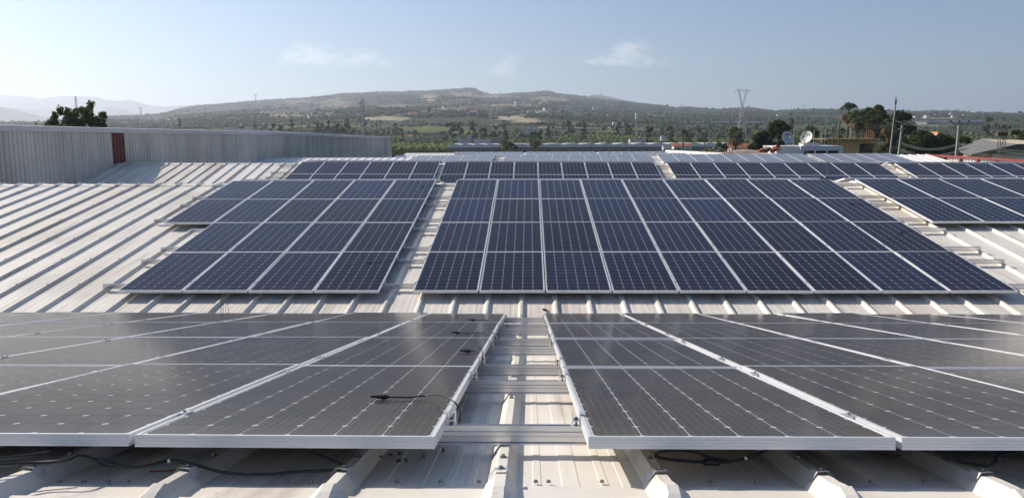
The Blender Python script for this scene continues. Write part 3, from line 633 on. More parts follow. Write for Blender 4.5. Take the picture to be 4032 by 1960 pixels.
under('coiled black cable with joint below the right foreground panels', [(3020, 1770, -.05), (2960, 1795, -.08), (2880, 1815, -.10), (2790, 1818, -.105), (2680, 1812, -.10), (2600, 1800, -.09), (2580, 1785, -.075), (2640, 1772, -.06), (2740, 1778, -.07), (2790, 1800, -.09), (2860, 1812, -.10)], joints=(20,), tags=(10,))
under('black cable drooping below the panels at the right edge', [(3620, 1768, -.05), (3680, 1785, -.07), (3780, 1815, -.10), (3880, 1830, -.11), (3920, 1815, -.10), (3940, 1790, -.08), (4080, 1772, -.06)])
BOLT = hexbolt(.006, .007); SHANK = None
nb = 0
for (px, py) in sorted(((1455, 1823), (1472, 1808), (1507, 1800), (1537, 1790), (1573, 1785), (1566, 1815), (1575, 1815), (1600, 1814), (1664, 1773), (1673, 1800), (1745, 1773))):
    p = onplane(px, py, P1, -S1, HPAN-.004); mm = MB(); mm.tube([(0, 0, 0), (0, 0, .006)], .0065, 6); mm.tube([(0, 0, .006), (.004, .012, .008)], .003, 6); nb += 1
    thing('loose_screw', 'loose dark screw on the shaded sheet by the gap, %s from the left' % ORDX[nb-1], 'screw', p, (rng.uniform(-.3, .3), rng.uniform(-.3, .3), rng.uniform(0, 6)), 'loose screws below the left foreground panels', mm.mesh('loose_screw', STEEL))
for k, px in enumerate((660, 1325, 1969, 2625, 3283, 3975, 20)):
    x = -.09+(-2, -1, 0, 1, 2, 3, -3)[k]*RP; y = 2.44; z = z_r1-(y-YR1)*tan(S1)+.058
    sd = MB(); sd.add([(-.042, -.021, -.026), (-.02, -.021, .002), (.02, -.021, .002), (.042, -.021, -.026), (-.042, .021, -.026), (-.02, .021, .002), (.02, .021, .002), (.042, .021, -.026)], [(0, 1, 5, 4)[::-1], (1, 2, 6, 5)[::-1], (2, 3, 7, 6)[::-1]])
    e = thing('saddle_washer', 'saddle washer with hex screw on the %s rib from the left in the foreground' % ORD[(1, 2, 3, 4, 5, 6, 0)[k]], 'fastener', (x, y, z), (-S1, 0, rng.uniform(-.3, .3)), 'rib fasteners along the ridge', sd.mesh('saddle_washer', CLAMP))
    link('screw_head', MB().tube([(0, 0, .002), (0, 0, .004), (0, 0, .0041), (0, 0, .011)], [.012, .012, .0065, .0065], 6).mesh('screw_head', STEEL), e)
for k, px in enumerate((235, 330, 425, 505, 1130, 1225, 1565, 1735, 1888, 2110, 2160, 2370, 2800, 2980, 3430, 3640, 3790)):
    p = onplane(px, 1893, P1, -S1, HPAN-.012)
    thing('sheet_screw', 'dark screw on the foreground ridge cap edge, %s from the left' % ((ORD+['thirteenth', 'fourteenth', 'fifteenth', 'sixteenth', 'seventeenth'])[k]), 'screw', p, (-S1, 0, 0), 'screws along the ridge cap edge', MB().tube([(0, 0, -.004), (0, 0, .001), (0, 0, .0011), (0, 0, .005)], [.008, .008, .005, .004], 8).mesh('sheet_screw', STEEL))
def mark(px, py, P, ang, pts, label):
    base = onplane(px, py, P, ang, HPAN-.0045); c = [Vector((a, b_*cos(ang), b_*sin(ang))) for a, b_ in pts]
    thing('paint_mark', label, 'mark', base, (0, 0, 0), 'red marks on the roof sheets', MB().tube(c, .0025, 4).mesh('paint_mark', SOILR))
mark(1652, 1168, P2, S2, [(.05, .02), (-.02, .05), (.06, .10)], 'small red scrawl on the sheet below the middle block, left one')
mark(1825, 1198, P2, S2, [(-.03, .02), (.02, .0), (-.02, .06), (.03, .07)], 'small red scrawl on the sheet below the middle block, right one')
mark(640, 1852, P1, -S1, [(-.04, -.01), (.02, .0), (.05, .03)], 'red line on the shaded sheet, left foreground')
mark(3530, 1792, P1, -S1, [(-.03, .02), (.0, 0), (.05, .005)], 'red line on the shaded sheet, right foreground')
p = onplane(2145, 1222, P2, S2, HPAN-.02); mm = MB(); mm.box(-.04, .03, -.015, .015, 0, .022); mm.box(-.015, .06, -.02, -.004, .012, .018)
thing('rubber_scrap', 'black scrap lying on the sheet just beyond the foreground gap', 'scrap', p, (.5, .3, .6), data=mm.mesh('rubber_scrap', RUBBER))
# weeds growing out of the gutter
WEED = leafmat('weed_green', (.10, .14, .03), (.22, .20, .07))
base = Vector(onplane(873, 1236, P2, S2, HPAN)); wd = thing('weed', 'thin green weeds sprouting from the gutter below the left block', 'plant', base)
mm = MB(); lf = MB()
for k in range(5):
    x = rng.uniform(-.06, .14); h = rng.uniform(.22, .46); c = bez([(x, 0, 0), (x+rng.uniform(-.02, .02), 0, h*.5), (x+rng.uniform(-.05, .05), .02, h)], 4); mm.tube(c, .003, 4, .001)
    for q in c[2:]:
        d = Vector((rng.uniform(-1, 1), rng.uniform(-1, 1), .6)).normalized()*.05; w = Vector((-d.y, d.x, 0)).normalized()*.006; lf.add([q, q+d*.5+w, q+d, q+d*.5-w], [(0, 1, 2, 3)])
link('stem', mm.mesh('stem', WEED), wd); link('leaves', lf.mesh('leaves', WEED), wd)
# lightning rod wire on ridge 2
p0 = at(3257, 700, 19.9); p1 = at(3251, 634, 19.9)
lr = thing('thin_rod', 'thin upright wire rod at the second ridge', 'rod', p0); link('wire', MB().tube(bez([(0, 0, 0), (.0, 0, .15), p1-p0], 5), .006, 5).mesh('wire', GALVP), lr); link('foot', MB().box(-.16, .05, -.04, .04, -.06, .0).mesh('foot', RUBBER), lr)
# small flue-like end caps standing above the second ridge between panels

# ------------------------------------------------------------------ neighbouring hall: long corrugated wall on the left
WX = np.array([(14, -18.6), (35, -18.3), (51, -17.35), (61, -17.0), (95.5, -16.45)]); WZ = np.array([(14, .44), (28, .42), (35, .38), (51, .29), (61, .21), (72, .06), (95.5, -.10)])
hall = thing('neighbour_hall', 'long shaded grey corrugated wall of the neighbouring hall with one red strip', 'building', (-18.3, 35, -9))
def corr(w, h, pitch, d, m):
    n = max(1, round(w/pitch)); V = []; F = []; p = w/n
    for k in range(n):
        for (u, z) in ((0, 0), (.18, 0), (.32, d), (.68, d), (.82, 0)): V.append(((k+u)*p, z))
    V.append((w, 0)); N = len(V); VV = [(x, y, 0) for x, y in V]+[(x, y, h) for x, y in V]
    return mesh('wall_sheet', VV, [(i, i+1, N+i+1, N+i) for i in range(N-1)], m)
HS = 5.2; GALV2 = mat('galvanised_wall_sheet_dull', (.61, .59, .55), .55, metal=.25, var=.25, vscale=1.1, coords='Position', stretch=(1, 1, .2)); GALV3 = mat('galvanised_wall_sheet_stained', (.60, .57, .52), .6, metal=.15, var=.35, vscale=1.6, coords='Position', stretch=(1, 1, .15))
shg = corr(.99, HS, .25, .06, GALV); shr = corr(.99, HS, .25, .06, REDSH); shw = corr(.985, HS, .25, .055, GALV2); shs = corr(.985, HS, .5, .03, GALV3)
y = 14.9; k = 0
while y < 95:
    x = float(np.interp(y, WX[:, 0], WX[:, 1])); x2 = float(np.interp(y+1, WX[:, 0], WX[:, 1])); zt = float(np.interp(y+.5, WZ[:, 0], WZ[:, 1]))
    red = abs(y-34.9) < .5; d = atan2(x2-x, 1)
    o = link('wall_sheet', shr if red else (shs if y > 60 and k % 3 else (shw if k % 5 in (1, 2) else shg)), hall, Vector((x+(.012 if k % 4 == 1 else 0)+(.012 if red else 0), y, zt-.19-HS+rng.uniform(-.01, .01)))-hall.location, (0, 0, pi/2-d))
    if red: o['label'] = 'dark red corrugated strip'
    y += 1.0; k += 1
fl = MB(); ys = [14.9, 28, 35, 51, 61, 72, 95.5]
for a, b_ in zip(ys, ys[1:]):
    xa, xb = (float(np.interp(v, WX[:, 0], WX[:, 1])) for v in (a, b_)); za, zb = (float(np.interp(v, WZ[:, 0], WZ[:, 1])) for v in (a, b_))
    V = []
    for (x, y_, z) in ((xa, a, za), (xb, b_, zb)):
        V += [(x+.05, y_, z-.20), (x+.05, y_, z), (x-.5, y_, z+.03), (x-.5, y_, z-.2)]
    fl.add(V, [(0, 4, 5, 1), (1, 5, 6, 2), (2, 6, 7, 3)])
link('top_flashing', fl.mesh('top_flashing', FLASH), hall, -Vector(hall.location))
link('roof', MB().add([(-19.1, 14.9, .2), (-18.8, 35, .2), (-17.0, 95.5, -.2), (-36, 95.5, .5), (-40, 14.9, .7)], [(0, 1, 2, 3, 4)]).add([(-16.5, 95.5, -9), (-36, 95.5, -9), (-36, 95.5, 1.0), (-16.5, 95.5, -.15)], [(0, 1, 2, 3)]).mesh('roof', FLASH), hall, -Vector(hall.location))
link('patch_sheet', MB().box(0, .012, 0, .85, 0, 1.0).mesh('patch_sheet', FLASH), hall, Vector((-18.30, 30.0, -3.1))-hall.location)

# ------------------------------------------------------------------ right-hand parapet with red beam and white cladding
par = thing('parapet', 'low white clad parapet with red steel top beam at the right edge of the roofs', 'parapet', (26.2, 45, -3))
pa, pb = at(3636, 610, 51.3), at(4120, 638, 38.0); dv = (pb-pa); L = dv.length; ang = atan2(dv.y, dv.x); pitch_ = math.asin(dv.z/L)
R_ = Euler((0, -pitch_, ang), 'XYZ')
def pl(name, data): o = link(name, data, par); o.location = pa-par.location; o.rotation_euler = R_; return o
pl('beam', MB().box(-.2, L, -.05, .05, -.07, .06).mesh('beam', REDST))
for k in range(7): pl('post', MB().box(.9+k*2.0, 1.05+k*2.0, -.06, .06, -1.3, -.07).mesh('post', REDST))
cm = corr(1.0, 1.18, .33, .06, WHITESH); cm.name = 'cladding_sheet'
for k in range(int(L)): 
    o = pl('cladding_sheet', cm); o.location = o.location+R_.to_matrix()@Vector((k, .08, -1.25))
# white parapet of the far warehouse
wp = thing('white_parapet', 'bright white sloping parapet at the right end of the sixth roof', 'parapet', at(2640, 600, 100)); pa2, pb2 = at(2625, 591, 106), at(2870, 602, 74)
dv = pb2-pa2; R2_ = Euler((0, -math.asin(dv.z/dv.length), atan2(dv.y, dv.x)), 'XYZ')
for nm, args in (('coping', (-.2, dv.length, -.15, .15, -.28, 0)), ('wall', (-.1, dv.length-.1, -.1, .1, -2.5, -.28))):
    o = link(nm, MB().box(*args).mesh(nm, WHITESH), wp); o.location = pa2-wp.location; o.rotation_euler = R2_

# ------------------------------------------------------------------ white roof hut, satellite dishes, yellow shed, bricks, sand
def local(o, p): return Vector(p)-o.location
HD = 62.0; hb = at(3062, 602, HD); hut = thing('roof_hut', 'small white flat-roofed hut with a strip of windows below two dishes', 'hut', (at(3180, 602, HD).x, hb.y, -4))
xl, xm, xr = at(3062, 590, HD).x, at(3151, 590, HD).x, at(3316, 590, HD).x; zt = at(3100, 575.5, HD).z; y0 = hb.y
hw = MB(); hw.box(xl, xm, y0+.25, y0+4, -4, zt); hw.box(xm, xr, y0, y0+4, -4, zt-.37); hw.box(xm, xr, y0, y0+4, zt-.27, zt+.01); hw.box(xm, xm+.22, y0, y0+4, zt-.37, zt-.27); hw.box(xr-.3, xr, y0, y0+4, zt-.37, zt-.27)
zw0, zw1 = at(3240, 601, HD).z-.7, at(3240, 590.5, HD).z
hw = MB(); hw.box(xl, xm, y0+.3, y0+4, -4, zt); hw.box(xm, xr, y0, y0+4, -4, zw0); hw.box(xm, xr, y0, y0+4, zw1, zt+.012); hw.box(xm, xm+.2, y0, y0+4, zw0, zw1); hw.box(xr-.25, xr, y0, y0+4, zw0, zw1)
link('wall', hw.mesh('wall', PLASTG), hut, local(hut, (0, 0, 0)))  # shade of the white hut's front is put into this greyer plaster
link('lit_side_wall', MB().box(xl-.012, xm-.02, y0+.275, y0+.3, -4, zt+.006).mesh('lit_side_wall', PLASTER), hut, local(hut, (0, 0, 0)))  # whiter sheet paints the sunlit left side of the hut
nwin = 3; wx0, wx1 = xm+.22, xr-.27; ww = (wx1-wx0)/nwin
for k in range(nwin):
    a = wx0+k*ww; fr = MB(); fr.box(a, a+.05, y0+.04, y0+.1, zw0, zw1); fr.box(a+ww-.05, a+ww, y0+.04, y0+.1, zw0, zw1); fr.box(a+.05, a+ww-.05, y0+.04, y0+.1, zw1-.05, zw1); fr.box(a+.05, a+ww-.05, y0+.04, y0+.1, zw0, zw0+.05)
    w_ = link('window', fr.mesh('window', ALU), hut, local(hut, (0, 0, 0))); link('pane', MB().box(a+.05, a+ww-.05, y0+.065, y0+.075, zw0+.05, zw1-.05).mesh('pane', DARKGL), w_)
def dish(px, py, D, r, yaw, tilt, m, label):
    c = at(px, py, D); e = thing('satellite_dish', label, 'satellite dish', (c.x, c.y+.25, zt), group='satellite dishes on the hut')
    nrad, nseg = 6, 28; V = [(0, 0, 0)]; F = []
    for i_ in range(1, nrad+1):
        rr = r*i_/nrad
        for k in range(nseg): V.append((rr*cos(2*pi*k/nseg), -(rr*rr)/(3.2*r), rr*sin(2*pi*k/nseg)*1.03))
    for k in range(nseg): F.append((0, 1+k, 1+(k+1) % nseg))
    for i_ in range(nrad-1):
        for k in range(nseg): F.append((1+i_*nseg+k, 1+(i_+1)*nseg+k, 1+(i_+1)*nseg+(k+1) % nseg, 1+i_*nseg+(k+1) % nseg))
    M_ = Euler((tilt, 0, yaw), 'XYZ'); loc = c-e.location
    refl = link('reflector', mesh('reflector', V, F, m, True), e, loc, M_)
    link('rim', MB().tube([(r*cos(2*pi*k/28), -r/3.2, r*1.03*sin(2*pi*k/28)) for k in range(29)], .012, 5).mesh('rim', m), refl)
    arm = MB(); arm.tube([(0, -r/3.2, -r), (0, -r*1.05, -r*.25)], .02, 6); arm.tube([(-r*.8, -r/4, -r*.35), (0, -r*1.05, -r*.25)], .01, 5); link('feed_arm', arm.mesh('feed_arm', GALVP), e, loc, M_)
    link('feed_horn', MB().tube([(0, -r*1.08, -r*.3), (0, -r*.93, -r*.12)], .05, 8, .035).mesh('feed_horn', RUBBER), e, loc, M_)
    link('mast', MB().tube([(0, .0, 0), (0, .0, c.z-e.location.z-.1)], .03, 8).mesh('mast', GALVP), e)
    lg = MB()
    for k, wl in enumerate((.05, .03, .035, .03, .035, .03, .03)): lg.box(-.19+k*.062, -.19+k*.062+wl+.018, -.006, -.003, -.028, .028)
    lg.box(-.27, -.22, -.006, -.003, -.03, .03)
    link('lettering', lg.mesh('lettering', mat('dish_lettering', (.06, .05, .05), .6) if 'dish_lettering' not in MATS else MATS['dish_lettering']), refl, (.05, -.10, r*.5))
    return e
DISHW = mat('dish_lit_tone', (.78, .75, .66), .45, var=.06, vscale=4); DISHG = mat('dish_shade_tone', (.62, .63, .66), .45, var=.06, vscale=4)  # sunlit and shaded face of the dishes, put into two base colours
dish(3098, 544, 62, .48, radians(12), radians(-16), DISHG, 'left satellite dish on the hut, shaded grey face to the viewer')
dish(3178, 543, 62, .49, radians(-48), radians(-22), DISHW, 'right satellite dish on the hut, turned and lit cream')
p = at(3200, 575, 62.5); pr = thing('roof_plinth', 'low whitewashed block on the hut roof behind the right dish', 'block', p); link('body', MB().box(-.75, .5, 0, 1, 0, .2).mesh('body', PLASTER), pr); link('cap_slab', MB().box(-.82, .55, -.05, 1.05, .2, .25).mesh('cap_slab', CONC), pr)
YD = 74.0; ys0 = at(3320, 602, YD); sh = thing('yellow_shed', 'yellow tin shed with rusty eaves behind the white hut', 'shed', (at(3380, 602, YD).x, ys0.y, -5))
xa, xb, xc = at(3255, 560, YD).x, at(3382, 560, YD).x, at(3452, 560, YD).x; ztop = at(3380, 549, YD).z; zb = -5
cs = corr(1.0, ztop-zb, .25, .03, YTIN); cs.name = 'tin_sheet'
nsh = int((xb-xa)); 
for k in range(nsh+1): link('tin_sheet', cs, sh, local(sh, (xa+k*(xb-xa)/(nsh+1), ys0.y, zb)), (0, 0, 0), (((xb-xa)/(nsh+1)), 1, 1))
link('door_shade_board', MB().box(xb, xc-.25, ys0.y+.5, ys0.y+.6, zb, ztop-.35).mesh('door_shade_board', DECK), sh, local(sh, (0, 0, 0)))  # solid dark board painted as the shade inside the doorway
link('lintel', MB().box(xb, xc, ys0.y-.02, ys0.y+.1, ztop-.40, ztop).mesh('lintel', YTIN), sh, local(sh, (0, 0, 0)))
link('door_post', MB().box(xc-.25, xc, ys0.y, ys0.y+.12, zb, ztop-.40).mesh('door_post', YTIN), sh, local(sh, (0, 0, 0)))
rr = MB(); rr.box(xa-.25, xc+.3, ys0.y-.35, ys0.y+4, ztop+.02, ztop+.07); link('roof', rr.mesh('roof', mat('rusty_tin_roof', (.50, .33, .18), .7, var=.35, vscale=3)), sh, local(sh, (0, 0, 0)))
for k in range(12): link('eave_scallop', MB().tube([(0, 0, 0), (.0, .3, .0)], .09, 8).mesh('eave_scallop', YTIN), sh, local(sh, (xa-.1+k*(xc-xa)/11.5, ys0.y-.36, ztop+.0)))
# things on top of the shed: posts
for k, (px, py0, py1, D, r) in enumerate(((3303, 478, 560, 70, .05), (3286, 490, 575, 66, .04), (3124, 505, 575, 66, .03), (3203, 510, 580, 66, .025), (3235, 514, 580, 66, .025), (3248, 505, 570, 66, .025), (3349, 505, 545, 74, .06), (3411, 514, 545, 74, .03), (3420, 513, 545, 74, .03), (3428, 512, 545, 74, .03), (3434, 517, 545, 74, .03), (3440, 520, 545, 74, .03))):
    a, b_ = at(px, py0, D), at(px-(18 if k == 1 else 1), py1, D)
    a = Vector((a.x, b_.y, a.z)) if k != 1 else Vector((a.x+.1, b_.y, a.z))
    ps = thing('post', ('tall rusty post with leaning brace behind the hut', 'rusty leaning brace in front of the yellow shed', 'pale thin post right of the left dish', 'first pale thin post right of the right dish', 'second pale thin post right of the right dish', 'third pale thin post right of the right dish', 'short thick pale post above the yellow shed', 'first of five thin posts on the yellow shed roof', 'second of five thin posts on the yellow shed roof', 'third of five thin posts on the yellow shed roof', 'fourth of five thin posts on the yellow shed roof', 'fifth of five thin posts on the yellow shed roof')[k], 'post', (b_.x, b_.y, b_.z), group='posts around the hut and shed')
    link('shaft', MB().tube([(0, 0, -1), a-Vector(b_)], r, 8).mesh('shaft', RUST if k < 2 else (CONC if k < 7 else WOOD)), ps); link('top_cap', MB().tube([a-Vector(b_), a-Vector(b_)+Vector((0, 0, .05))], r*1.3, 8).mesh('top_cap', RUST), ps)
# stacked hollow bricks
bm_ = MB()
def hollow():
    m_ = MB(); w, h, d = .30, .20, .25; th = .035
    for (x0, x1, z0, z1) in ((0, w, 0, th), (0, w, h-th, h), (0, w, h/2-th/2, h/2+th/2), (0, th, th, h-th), (w-th, w, th, h-th), (w/2-th/2, w/2+th/2, th, h-th)): m_.box(x0, x1, 0, d, z0+(.0005 if x1-x0 < w else 0), z1-(.0005 if x1-x0 < w else 0))
    return m_.mesh('hollow_brick', BRICK)
HB = hollow(); names = []
for k, (px, py, rz) in enumerate(sorted(((2998, 596, .2), (3002, 588, -.3), (3016, 597, .5), (3024, 590, .1), (3032, 597, -.2), (3044, 598, .3), (3052, 589, .2), (3056, 596, -.4), (3057, 581, .1), (2990, 600, .6), (3040, 602, 0), (3012, 603, .2)))):
    thing('hollow_brick', 'orange hollow clay brick left of the white hut, %s from the left' % ORDX[k], 'brick', at(px, py, 60.5)+Vector((0, rng.uniform(-.2, .3), 0)), (rng.uniform(-.15, .15), rng.uniform(-.2, .2), rz), 'loose hollow bricks by the hut', HB)
bs = at(3025, 606, 60.6); thing('brick_platform', 'dark ledge under the pile of hollow bricks', 'ledge', bs, data=MB().box(-1.0, .8, -.3, 1.2, -4, 0).mesh('brick_platform', CONC))
sv = []; sf = []; n = 26
for i_ in range(n):
    for j_ in range(8):
        u = i_/(n-1); w = j_/7; h = (.55+.25*float(fbm(u*6, w*3, 9)))*(sin(pi*u)**.5)*sin(pi*w)**.8
        sv.append((-2.6+5.4*u, -1.2+2.6*w, h-.4))
sf = [(i_*8+j_, (i_+1)*8+j_, (i_+1)*8+j_+1, i_*8+j_+1) for i_ in range(n-1) for j_ in range(7)]
thing('sand_heap', 'low beige heap of sand left of the brick pile', 'sand', at(2935, 602, 66), data=mesh('sand_heap', sv, sf, SAND, True))
tb = thing('trestle', 'small red steel trestle in front of the sand heap', 'trestle', at(2855, 602, 64)); link('top_bar', MB().box(-.1, .58, -.04, .04, .22, .28).mesh('top_bar', REDST), tb)
for k, x in enumerate((-.08, .1, .3, .52)): link('leg', MB().box(x, x+.06, -.035, .035, -.5, .22).mesh('leg', REDST), tb)
pt_ = thing('timber_pile', 'loose timber offcuts leaning on the white parapet', 'timber', at(2790, 600, 72))
for k in range(7):
    x = -.9+k*.28; link('plank', MB().tube([(x, 0, -.05), (x+rng.uniform(.3, .7), .2, rng.uniform(.15, .36))], .03, 4).mesh('plank', WOOD), pt_)

# ------------------------------------------------------------------ utility poles and wires on the right
def catenary(a, b_, sag, n=14): return [a.lerp(b_, k/n)-Vector((0, 0, sag*4*(k/n)*(1-k/n))) for k in range(n+1)]
def pole(px_t, py_t, px_b, D, r, label, m=CONC, arms=()):
    t_ = at(px_t, py_t, D); g = Vector((at(px_b, 640, D).x-(px_t-px_b)*D/FPX*.6, t_.y, -9))
    e = thing('utility_pole', label, 'pole', g, group='utility poles behind the right roof'); link('shaft', MB().tube([(0, 0, 0), t_-g], r*1.25, 10, r*.8).mesh('shaft', m), e)
    for (dz, w) in arms: link('crossarm', MB().box(-w, w, -.06, .06, t_.z-g.z+dz-.05, t_.z-g.z+dz+.05).mesh('crossarm', CONC), e, (t_-g)*1.0-Vector((0, 0, t_.z-g.z)))
    return e, t_
D1, D2, D3 = 92., 86., 80.
e1, t1 = pole(3526, 418, 3513, D1, .10, 'tall slim grey pole beside the dark trees')
link('lantern', MB().tube([(0, 0, 0), (0, 0, .3), (0, 0, .35), (0, 0, .75), (0, 0, .85), (0, 0, 1.3)], [.05, .05, .10, .13, .07, .02], 8).mesh('lantern', RUST), e1, t1-e1.location-Vector((0, 0, .15)))
e2, t2 = pole(3553, 492, 3540, D2, .14, 'shorter pale concrete pole with crossarms', arms=((-.45, .33),))
e3, t3 = pole(3777, 494, 3771, D3, .15, 'pale concrete pole in front of the bushy dark tree')
for e_, t_, nm in ((e2, t2, 0), (e3, t3, 1)):
    link('insulator_frame', MB().tube([(-.85, 0, .32), (-.4, 0, .05), (0, 0, .25), (.45, 0, .05), (.9, 0, .35)], .035, 5).mesh('insulator_frame', RUST), e_, t_-e_.location)
    for x in (-.85, 0, .9): link('insulator', MB().tube([(x, 0, .3), (x, 0, .5)], .07, 7).mesh('insulator', RUBBER), e_, t_-e_.location)
# rusty lattice mast
def lattice(mb, p0, p1, w0, w1, n, r):
    p0 = Vector(p0); p1 = Vector(p1); C_ = [(1, 1), (1, -1), (-1, -1), (-1, 1)]
    def c(k, i_): f = k/n; w = w0+(w1-w0)*f; return p0.lerp(p1, f)+Vector((C_[i_ % 4][0]*w/2, C_[i_ % 4][1]*w/2, 0))
    for i_ in range(4): mb.tube([c(0, i_), c(n, i_)], r, 4)
    for k in range(n):
        for i_ in range(4): mb.tube([c(k, i_), c(k+1, i_+1)], r*.6, 3, cap=False); mb.tube([c(k+1, i_), c(k+1, i_+1)], r*.5, 3, cap=False)
def tower(name, px, py_top, D, w0, w1, n, r, m, label, cat='mast', group=None, base=None):
    t_ = at(px, py_top, D); g = base or Vector((t_.x, t_.y, float(terrain_z(t_.x, t_.y)))); h = t_.z-g.z
    e = thing(name, label, cat, g, group=group); b_ = MB(); lattice(b_, (0, 0, 0), (0, 0, h), w0, w1, n, r); link('lattice', b_.mesh('lattice', m), e); return e, h
e4, h4 = tower('lattice_mast', 3950, 492, 95, .75, .55, 14, .035, RUST, 'rusty lattice mast carrying wires before the grey gabled hall')
link('switchgear', MB().box(-.7, .5, -.3, .3, h4-1.3, h4-.9).box(-.9, .9, -.08, .08, h4-.45, h4-.35).mesh('switchgear', RUST), e4)
for k in range(5): link('insulator', MB().tube([(-.8+k*.4, 0, h4-.35), (-.8+k*.4, 0, h4-.05)], .09, 7).mesh('insulator', RUBBER), e4)
t4 = Vector(e4.location)+Vector((0, 0, h4))
wires = []
def wire(a, b_, sag, label, r=.022):
    thing('overhead_wire', label, 'wire', a, group='overhead wires on the right', data=MB().tube([p-a for p in catenary(a, b_, sag)], r, 4, cap=False).mesh('overhead_wire', GALVP))
wl = at(3250, 545, 88)
for k, dx in enumerate((-.85, 0, .9)):
    wire(t2+Vector((dx, 0, .48)), t3+Vector((dx, 0, .48)), .55, '%s top wire between the two concrete poles' % ('left', 'middle', 'right')[k])
    wire(t3+Vector((dx, 0, .48)), t4+Vector((dx*.6, 0, -.3)), .5, '%s top wire from the right pole to the rusty mast' % ('left', 'middle', 'right')[k])
    wire(wl+Vector((dx*.6, 0, .9)), t2+Vector((dx, 0, .48)), .5, '%s wire running left from the shorter pole' % ('left', 'middle', 'right')[k])
for k, dz in enumerate((-1.9, -2.05, -2.6, -2.75)):
    wire(t2+Vector((0, -.2, dz)), t3+Vector((0, -.2, dz+.15)), .6, '%s lower wire between the two concrete poles' % ORD[k]); wire(t3+Vector((0, -.2, dz+.15)), at(4300, 605+k*12, 70), .3, '%s lower wire running right from the right pole' % ORD[k])
wire(at(3440, 566, 76), t2+Vector((0, -.2, -2.3)), .3, 'slack wire from the yellow shed to the shorter pole')

# ------------------------------------------------------------------ vegetation
LEAF_D = leafmat('leaf_dark_green', (.03, .046, .016), (.08, .10, .035)); LEAF_M = leafmat('leaf_mid_green', (.045, .072, .02), (.12, .15, .045)); BLOB_D = leafmat('grove_dark_green', (.035, .048, .02), (.055, .07, .03), .1); BLOB_M = leafmat('grove_mid_green', (.06, .09, .025), (.095, .125, .038), .1); BLOB_O = leafmat('scrub_olive', (.065, .07, .04), (.095, .095, .055), .1); BLOB_G = leafmat('orchard_light_green', (.10, .14, .03), (.15, .19, .045), .1); LEAF_O = leafmat('leaf_olive_brown', (.06, .062, .03), (.16, .14, .07))
LEAF_G = leafmat('leaf_bright_green', (.05, .075, .015), (.13, .15, .04)); LEAF_C = leafmat('cypress_green', (.016, .024, .012), (.04, .052, .022)); SKIRT = leafmat('dead_frond_brown', (.13, .085, .045), (.32, .23, .13)); PALMG = leafmat('palm_green', (.05, .085, .02), (.13, .17, .05))
def leaves(centres, radii, n, size, aspect=2.0, up=.3, shell=.6):
    """n leaf-spray quads spread through clump volumes"""
    c = np.asarray(centres, float); r = np.asarray(radii, float); w = r[:, 0]*r[:, 1]+.01; idx = NR.choice(len(c), n, p=w/w.sum())
    d = NR.normal(size=(n, 3)); d /= np.linalg.norm(d, axis=1)[:, None]; rad = shell+(1-shell)*NR.random(n); rad *= NR.random(n)**.25
    p = c[idx]+d*r[idx]*rad[:, None]
    nrm_ = d+NR.normal(size=(n, 3))*.7; nrm_[:, 2] += up; nrm_ /= np.linalg.norm(nrm_, axis=1)[:, None]
    a = np.cross(nrm_, NR.normal(size=(n, 3))); a /= np.linalg.norm(a, axis=1)[:, None]; b_ = np.cross(nrm_, a); s = size*(.6+.8*NR.random(n))[:, None]
    V = np.stack([p-a*s*.5*aspect**.5, p+b_*s*.35, p+a*s*.5*aspect**.5, p-b_*s*.35], 1).reshape(-1, 3)
    return V, np.arange(4*n).reshape(n, 4)
def tree(name, label, base, h, clumps, n, size, leafm, trunk_r=.18, cat='tree', group=None, trunk_h=None, up=.3):
    """clumps: (x, y, z, rx, ry, rz) relative to the base"""
    e = thing(name, label, cat, base, group=group); c = np.array(clumps, float)
    V, F = leaves(c[:, :3], c[:, 3:], n, size, up=up); link('crown', npmesh('crown', V, F, leafm), e)
    m_ = MB(); th = trunk_h or h*.45; m_.tube([(0, 0, 0), (.05*h*.2, 0, th*.5), (0, 0, th), (0, 0, th*1.5)], [trunk_r, trunk_r*.8, trunk_r*.6, trunk_r*.25], 8)
    for q in c[:: max(1, len(c)//9)]: m_.tube([(0, 0, th*.8), tuple(Vector((0, 0, th)).lerp(Vector(q[:3]), .5)), tuple(q[:3])], [trunk_r*.5, trunk_r*.35, trunk_r*.12], 5)
    link('trunk', m_.mesh('trunk', BARK), e); return e
def clumpset(n, w, h0, h1, r, shape='round', seed=0):
    rg = random.Random(seed); out = []
    for k in range(n):
        z = rg.uniform(h0, h1); f = (z-h0)/(h1-h0); ww = w*(sqrt(max(.05, 1-(2*f-.85)**2/1.4)) if shape == 'round' else (1-f)**.8+.05)
        a = rg.uniform(0, 2*pi); q = rg.uniform(0, 1)**.5*ww; rr = r*rg.uniform(.6, 1.25); out.append((q*cos(a), q*sin(a), z, rr, rr, rr*rg.uniform(.7, 1.1)))
    return out
def px_tree(name, label, px, py_top, D, wpx, n, size, leafm, shape='round', nc=26, seed=1, low=.25, rr=.28, **k):
    t_ = at(px, py_top, D); g = Vector((t_.x, t_.y, float(terrain_z(t_.x, t_.y)))); h = t_.z-g.z; w = wpx*D/FPX/2
    return tree(name, label, g, h, clumpset(nc, w*.8, h*low, h*.93, w*rr if shape == 'round' else w*.35, shape, seed), n, size, leafm, trunk_r=max(.12, h*.02), **k)
